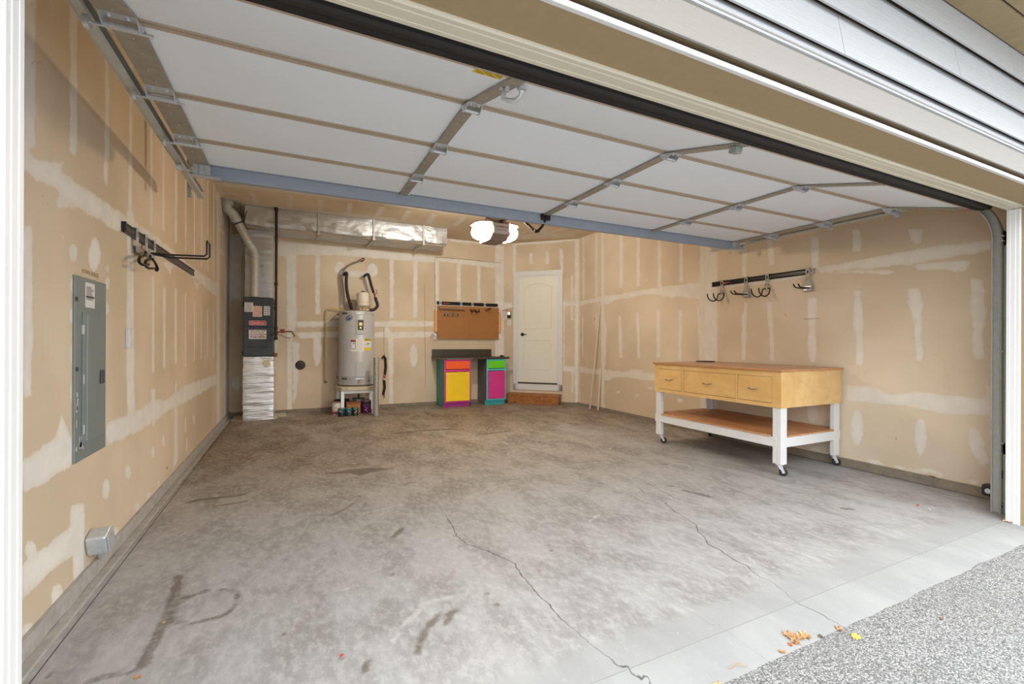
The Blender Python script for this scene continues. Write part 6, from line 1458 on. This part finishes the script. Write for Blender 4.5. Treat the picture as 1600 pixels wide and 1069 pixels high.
# legs: paired studs
LZ = .105
for x_, y_ in ((BX0+.012, BY0+.010), (BX0+.012, BY1-.105), (BX1-.10, BY0+.010), (BX1-.10, BY1-.105)):
    fy = y_ < 3.2; fx = x_ < 4.3
    q = MB(); q.box(x_, x_+.088, (y_ if fy else y_+.055), (y_+.038 if fy else y_+.093), LZ, BZ0)
    q.box(x_+(.0 if fx else .05), x_+(.038 if fx else .088), (y_+.0385 if fy else y_+.016), (y_+.0765 if fy else y_+.0545), LZ+.004, BZ0); 
    obj('leg', q, white, wk, .002)
RZa, RZb = .258, .345
for nm, a in (('rail', (BX0+.006, BX0+.012+.0, 0, 0)),):
    pass
q = MB(); q.box(BX0+.009, BX0+.034, BY0+.048, BY1-.048, RZa, RZb); obj('side_rail', q, white, wk, .002)
q = MB(); q.box(BX1-.010, BX1+.006, BY0+.012, BY1-.012, RZa, RZb); obj('side_rail', q, white, wk, .002)
q = MB(); q.box(BX0+.05, BX1-.05, BY0+.007, BY0+.030, RZa, RZb); obj('end_rail', q, white, wk, .002)
q = MB(); q.box(BX0+.012, BX1-.012, BY1-.010, BY1+.004, RZa, RZb); obj('end_rail', q, white, wk, .002)
q = MB(); q.prism([(BX0-.002, BY0+.11), (BX0+.105, BY0+.11), (BX0+.105, BY0+.008), (BX1-.105, BY0+.008), (BX1-.105, BY0+.11), (BX1, BY0+.11), (BX1, BY1-.11), (BX1-.105, BY1-.11), (BX1-.105, BY1), (BX0+.105, BY1), (BX0+.105, BY1-.11), (BX0-.002, BY1-.11)], RZb+.001, RZb+.016, 'z'); obj('shelf', q, plyshelf, wk)
q = MB()
for y_ in (BY0+.06, BY0+.32): c_ = (BX0-.004, y_, .315); q.cyl(c_, (c_[0]-.003, y_, .315), .006, 8)
obj('screw_head', q, galv2, wk)
def caster(x, y, rot):
    c_, s_ = math.cos(rot), math.sin(rot); T = lambda a, b_, z: (x+a*c_-b_*s_, y+a*s_+b_*c_, z)
    q = MB(); q.box(-.032, .032, -.026, .026, LZ-.005, LZ, T=T); q.box(-.012, .012, -.012, .012, LZ-.014, LZ-.005, T=T)
    for sd_ in (-1, 1):
        b0 = sd_*.0175; q.add([T(-.020, b0, LZ-.012), T(.020, b0, LZ-.012), T(.042, b0, .034), T(.026, b0, .030), T(-.020, b0+sd_*.002, LZ-.012), T(.020, b0+sd_*.002, LZ-.012), T(.042, b0+sd_*.002, .034), T(.026, b0+sd_*.002, .030)], [(0, 1, 2, 3), (4, 7, 6, 5), (0, 4, 5, 1), (1, 5, 6, 2), (2, 6, 7, 3), (3, 7, 4, 0)])
    q.box(-.022, .022, -.019, .019, LZ-.016, LZ-.012, T=T); cs = obj('caster', q, galv2, wk)
    q = MB(); a_, b_ = T(.03, -.013, .036), T(.03, .013, .036); ax = Vector(b_)-Vector(a_)
    q.lathe([(.030, 0), (.036, .004), (.036, ax.length-.004), (.030, ax.length)], a_, ax, 22); obj('wheel', q, rubber, cs)
    q = MB(); q.cyl(T(.03, -.0155, .036), T(.03, .0155, .036), .012, 12); obj('hub', q, galv2, cs)
caster(BX0+.050, BY0+.045, -.9); caster(BX1-.055, BY0+.045, -.7); caster(BX0+.050, BY1-.06, -.9); caster(BX1-.055, BY1-.06, .6)
dp = thing('dark_disc', 'dark shallow round lid lying on the rear of the workbench top', 'lid', (4.50, 3.72, BZ1+.018))
dcx, dcy = on(1144, 563.5, 2, BZ1+.02)[:2]
dcx, dcy = 4.62, 4.02
q = MB(); q.lathe([(.105, BZ1+.018), (.11, BZ1+.022), (.108, BZ1+.030), (.095, BZ1+.026), (.02, BZ1+.025)], (dcx, dcy, 0), (0, 0, 1), 30); obj('lid_dish', q, mat('dark_walnut', (96, 52, 34), .5), dp)

# ---- two slim sticks leaning on the wall
for (a, b_, lab, tx, ty, r_) in (((921.5, 639), (938, 500), 'longer slim white stick leaning on the angled corner wall', 938, 478, .009), ((934.5, 641), (938.5, 590), 'shorter slim white stick leaning at the corner bead', 938.5, 575, .010)):
    p0 = on(a[0], a[1], 2, 0.0); p1_ = on(tx, ty, 0, XR2-.012)
    q = MB(); d_ = Vector(p1_)-Vector(p0); d_.normalize(); q.add([tuple(Vector(p)+Vector(o_)) for p in (p0, p1_) for o_ in ((-r_, -r_, 0), (r_, -r_, 0), (r_, r_, 0), (-r_, r_, 0))], [(0, 1, 2, 3), (4, 7, 6, 5), (0, 4, 5, 1), (1, 5, 6, 2), (2, 6, 7, 3), (3, 7, 4, 0)])
    o = obj('wooden_stick', q, mat('whitewashed_wood', (222, 206, 186), .6)); tag(o, lab, 'stick')

# ================================================================== LEAVES AND LITTER
def leaf(px, py_, size, rot, m, lab, curl=.35, z=None, group=None, name='fallen_leaf', cat='leaf', p=None):
    if p is None:
        p = on(px, py_, 2, 0)
        if p[1] < 1.12: p = on(px, py_, 2, -.012)
    size *= 1.45; curl *= .6
    x, y = p[0], p[1]; z0 = (0 if y > 1.31 else (-(1.31-y)*.06 if y > 1.13 else -.012)) if z is None else z
    random.seed(int(px*13+py_*7)); lob = 9; vs = [(0, 0, 0)]; ring = []
    for k in range(2*lob):
        a = 2*PI*k/(2*lob); r = size*(1 if k % 2 == 0 else .62)*random.uniform(.75, 1.05); ring.append((r*math.cos(a), r*.75*math.sin(a)))
    for f in (.5, 1):
        for i, (a, b_) in enumerate(ring): vs.append((a*f, b_*f, size*curl*(f*f)*(.5+.5*math.sin(i*1.7+rot))+size*.10*abs(b_)/size))
    n = len(ring); fs = [(0, 1+i, 1+(i+1) % n) for i in range(n)]+[(1+i, 1+n+i, 1+n+(i+1) % n, 1+(i+1) % n) for i in range(n)]
    lo = min(v[2] for v in vs); vs = [(a, b_, c-lo) for a, b_, c in vs]
    m_ = len(vs); vs2 = vs+[(a, b_, c+.0008) for a, b_, c in vs]; fs2 = fs+[tuple(i+m_ for i in reversed(f)) for f in fs]
    fs2 += [(1+n+i, 1+n+(i+1) % n, m_+1+n+(i+1) % n, m_+1+n+i) for i in range(n)]
    cr, sr_ = math.cos(rot), math.sin(rot); q = MB(); q.add([(x+a*cr-b_*sr_, y+a*sr_+b_*cr, z0+c+.0004) for a, b_, c in vs2], fs2)
    o = obj(name, q, m, loc=None); tag(o, lab, cat, group); return o
lo1 = mat('dry_orange_leaf', (176, 130, 84), .7, var=.2, scale=60); lo2 = mat('dry_tan_leaf', (188, 150, 108), .7, var=.15, scale=60); ly = mat('yellow_leaf', (228, 204, 84), .6, var=.1, scale=50); lr_ = mat('russet_leaf', (186, 96, 48), .7, var=.2, scale=50)
G = 'dry leaves clumped on the edge of the concrete sill'
for px, py_, s_, r_, m_, w_ in ((1232, 990, .022, .3, lo1, 'orange leaf at the left end of'), (1240, 996, .020, 1.3, lo2, 'pale leaf low in the middle of'), (1248, 993, .024, 2.2, lo1, 'largest orange leaf in the middle of'), (1256, 989, .019, 3.2, lo2, 'pale leaf towards the right of'), (1262, 992, .016, 4.0, lo1, 'orange leaf at the right end of'), (1243, 1001, .016, 5.1, lo1, 'small orange leaf at the bottom of')):
    leaf(px, py_, s_, r_, m_, w_+' the dry leaf clump on the sill edge', .5, group=G)
leaf(1235, 1004, .010, 1, lr_, 'small red-brown leaf at the lower left of the leaf clump')
leaf(1282, 995, .012, .5, mat('dark_olive_leaf', (96, 84, 56), .7), 'small dark olive leaf right of the leaf clump')
leaf(1337, 995.5, .020, .4, ly, 'yellow leaf lying alone on the driveway', .15)
leaf(1311, 979, .015, 1.2, lo1, 'small orange leaf where the right crack meets the driveway', .5)
leaf(1222, 1015, .012, 2.2, lo1, 'small brown leaf on the sill edge below the leaf clump', .5)
leaf(1122, 1066, .017, .2, lo2, 'pale tan leaf at the bottom edge on the concrete sill', .4)
leaf(1458, 748, .030, .5, lo1, 'orange leaf lying on the right kerb against the wall', .3, z=.078, p=(XR-.006, on(1458, 748, 0, XR)[1], .078))
leaf(1575, 815, .034, .5, lo2, 'pale dry leaf at the foot of the right door jamb', .4)
leaf(1589, 817, .026, 2.5, lo2, 'second pale dry leaf at the foot of the right jamb, nearer the corner', .4)
leaf(215, 1059, .012, .7, lo1, 'small orange leaf on the concrete at the lower left', .3)
leaf(256, 973, .009, 1.7, lo2, 'tiny tan leaf on the dark stain by the ring mark', .3)
leaf(1490, 808-.0, .008, 1.7, lo2, 'tiny tan flake on the floor near the right track', .3, p=on(1516, 773, 2, 0))
leaf(1472, 967, .007, .7, mat('brick_leaf', (150, 84, 66), .7), 'tiny red-brown leaf alone on the driveway at right', .3)
q = MB(); a_ = on(1139, 1045, 2, -.004); b_ = on(1152, 1039, 2, 0.0); c_ = on(1168, 1041, 2, -.004)
q.tube([a_, tuple(np.array(b_)+[0, 0, .006]), c_], .0013, 6); o = obj('twig', q, lo1); tag(o, 'thin brown twig on the concrete sill', 'twig')
def scrap(px, py_, w_, h_, m, lab, rot=.2):
    x, y = on(px, py_, 2, 0)[:2]; cr, sr_ = math.cos(rot), math.sin(rot)
    q = MB(); q.prism([(x+a*cr-b_*sr_, y+a*sr_+b_*cr) for a, b_ in ((-w_, -h_), (w_*.3, -h_*.6), (w_, -h_*.2), (w_*.8, h_), (-w_*.2, h_*.4), (-w_*.9, h_*.8))], .0004, .004, 'z'); o = obj('litter_scrap', q, m); tag(o, lab, 'scrap')
scrap(1434, 790, .020, .008, redp, 'small red scrap on the floor near the right wall')
scrap(938, 698.5, .012, .010, redp, 'small red scrap on the floor far left of the workbench')
scrap(953, 701.5, .014, .010, paper, 'small white scrap on the floor beside the far red scrap')
scrap(534, 1025, .006, .005, redp, 'tiny dark red scrap on the floor at the lower left')
scrap(1452, 796, .022, .003, paper, 'thin white sliver on the floor by the right red scrap', .6)
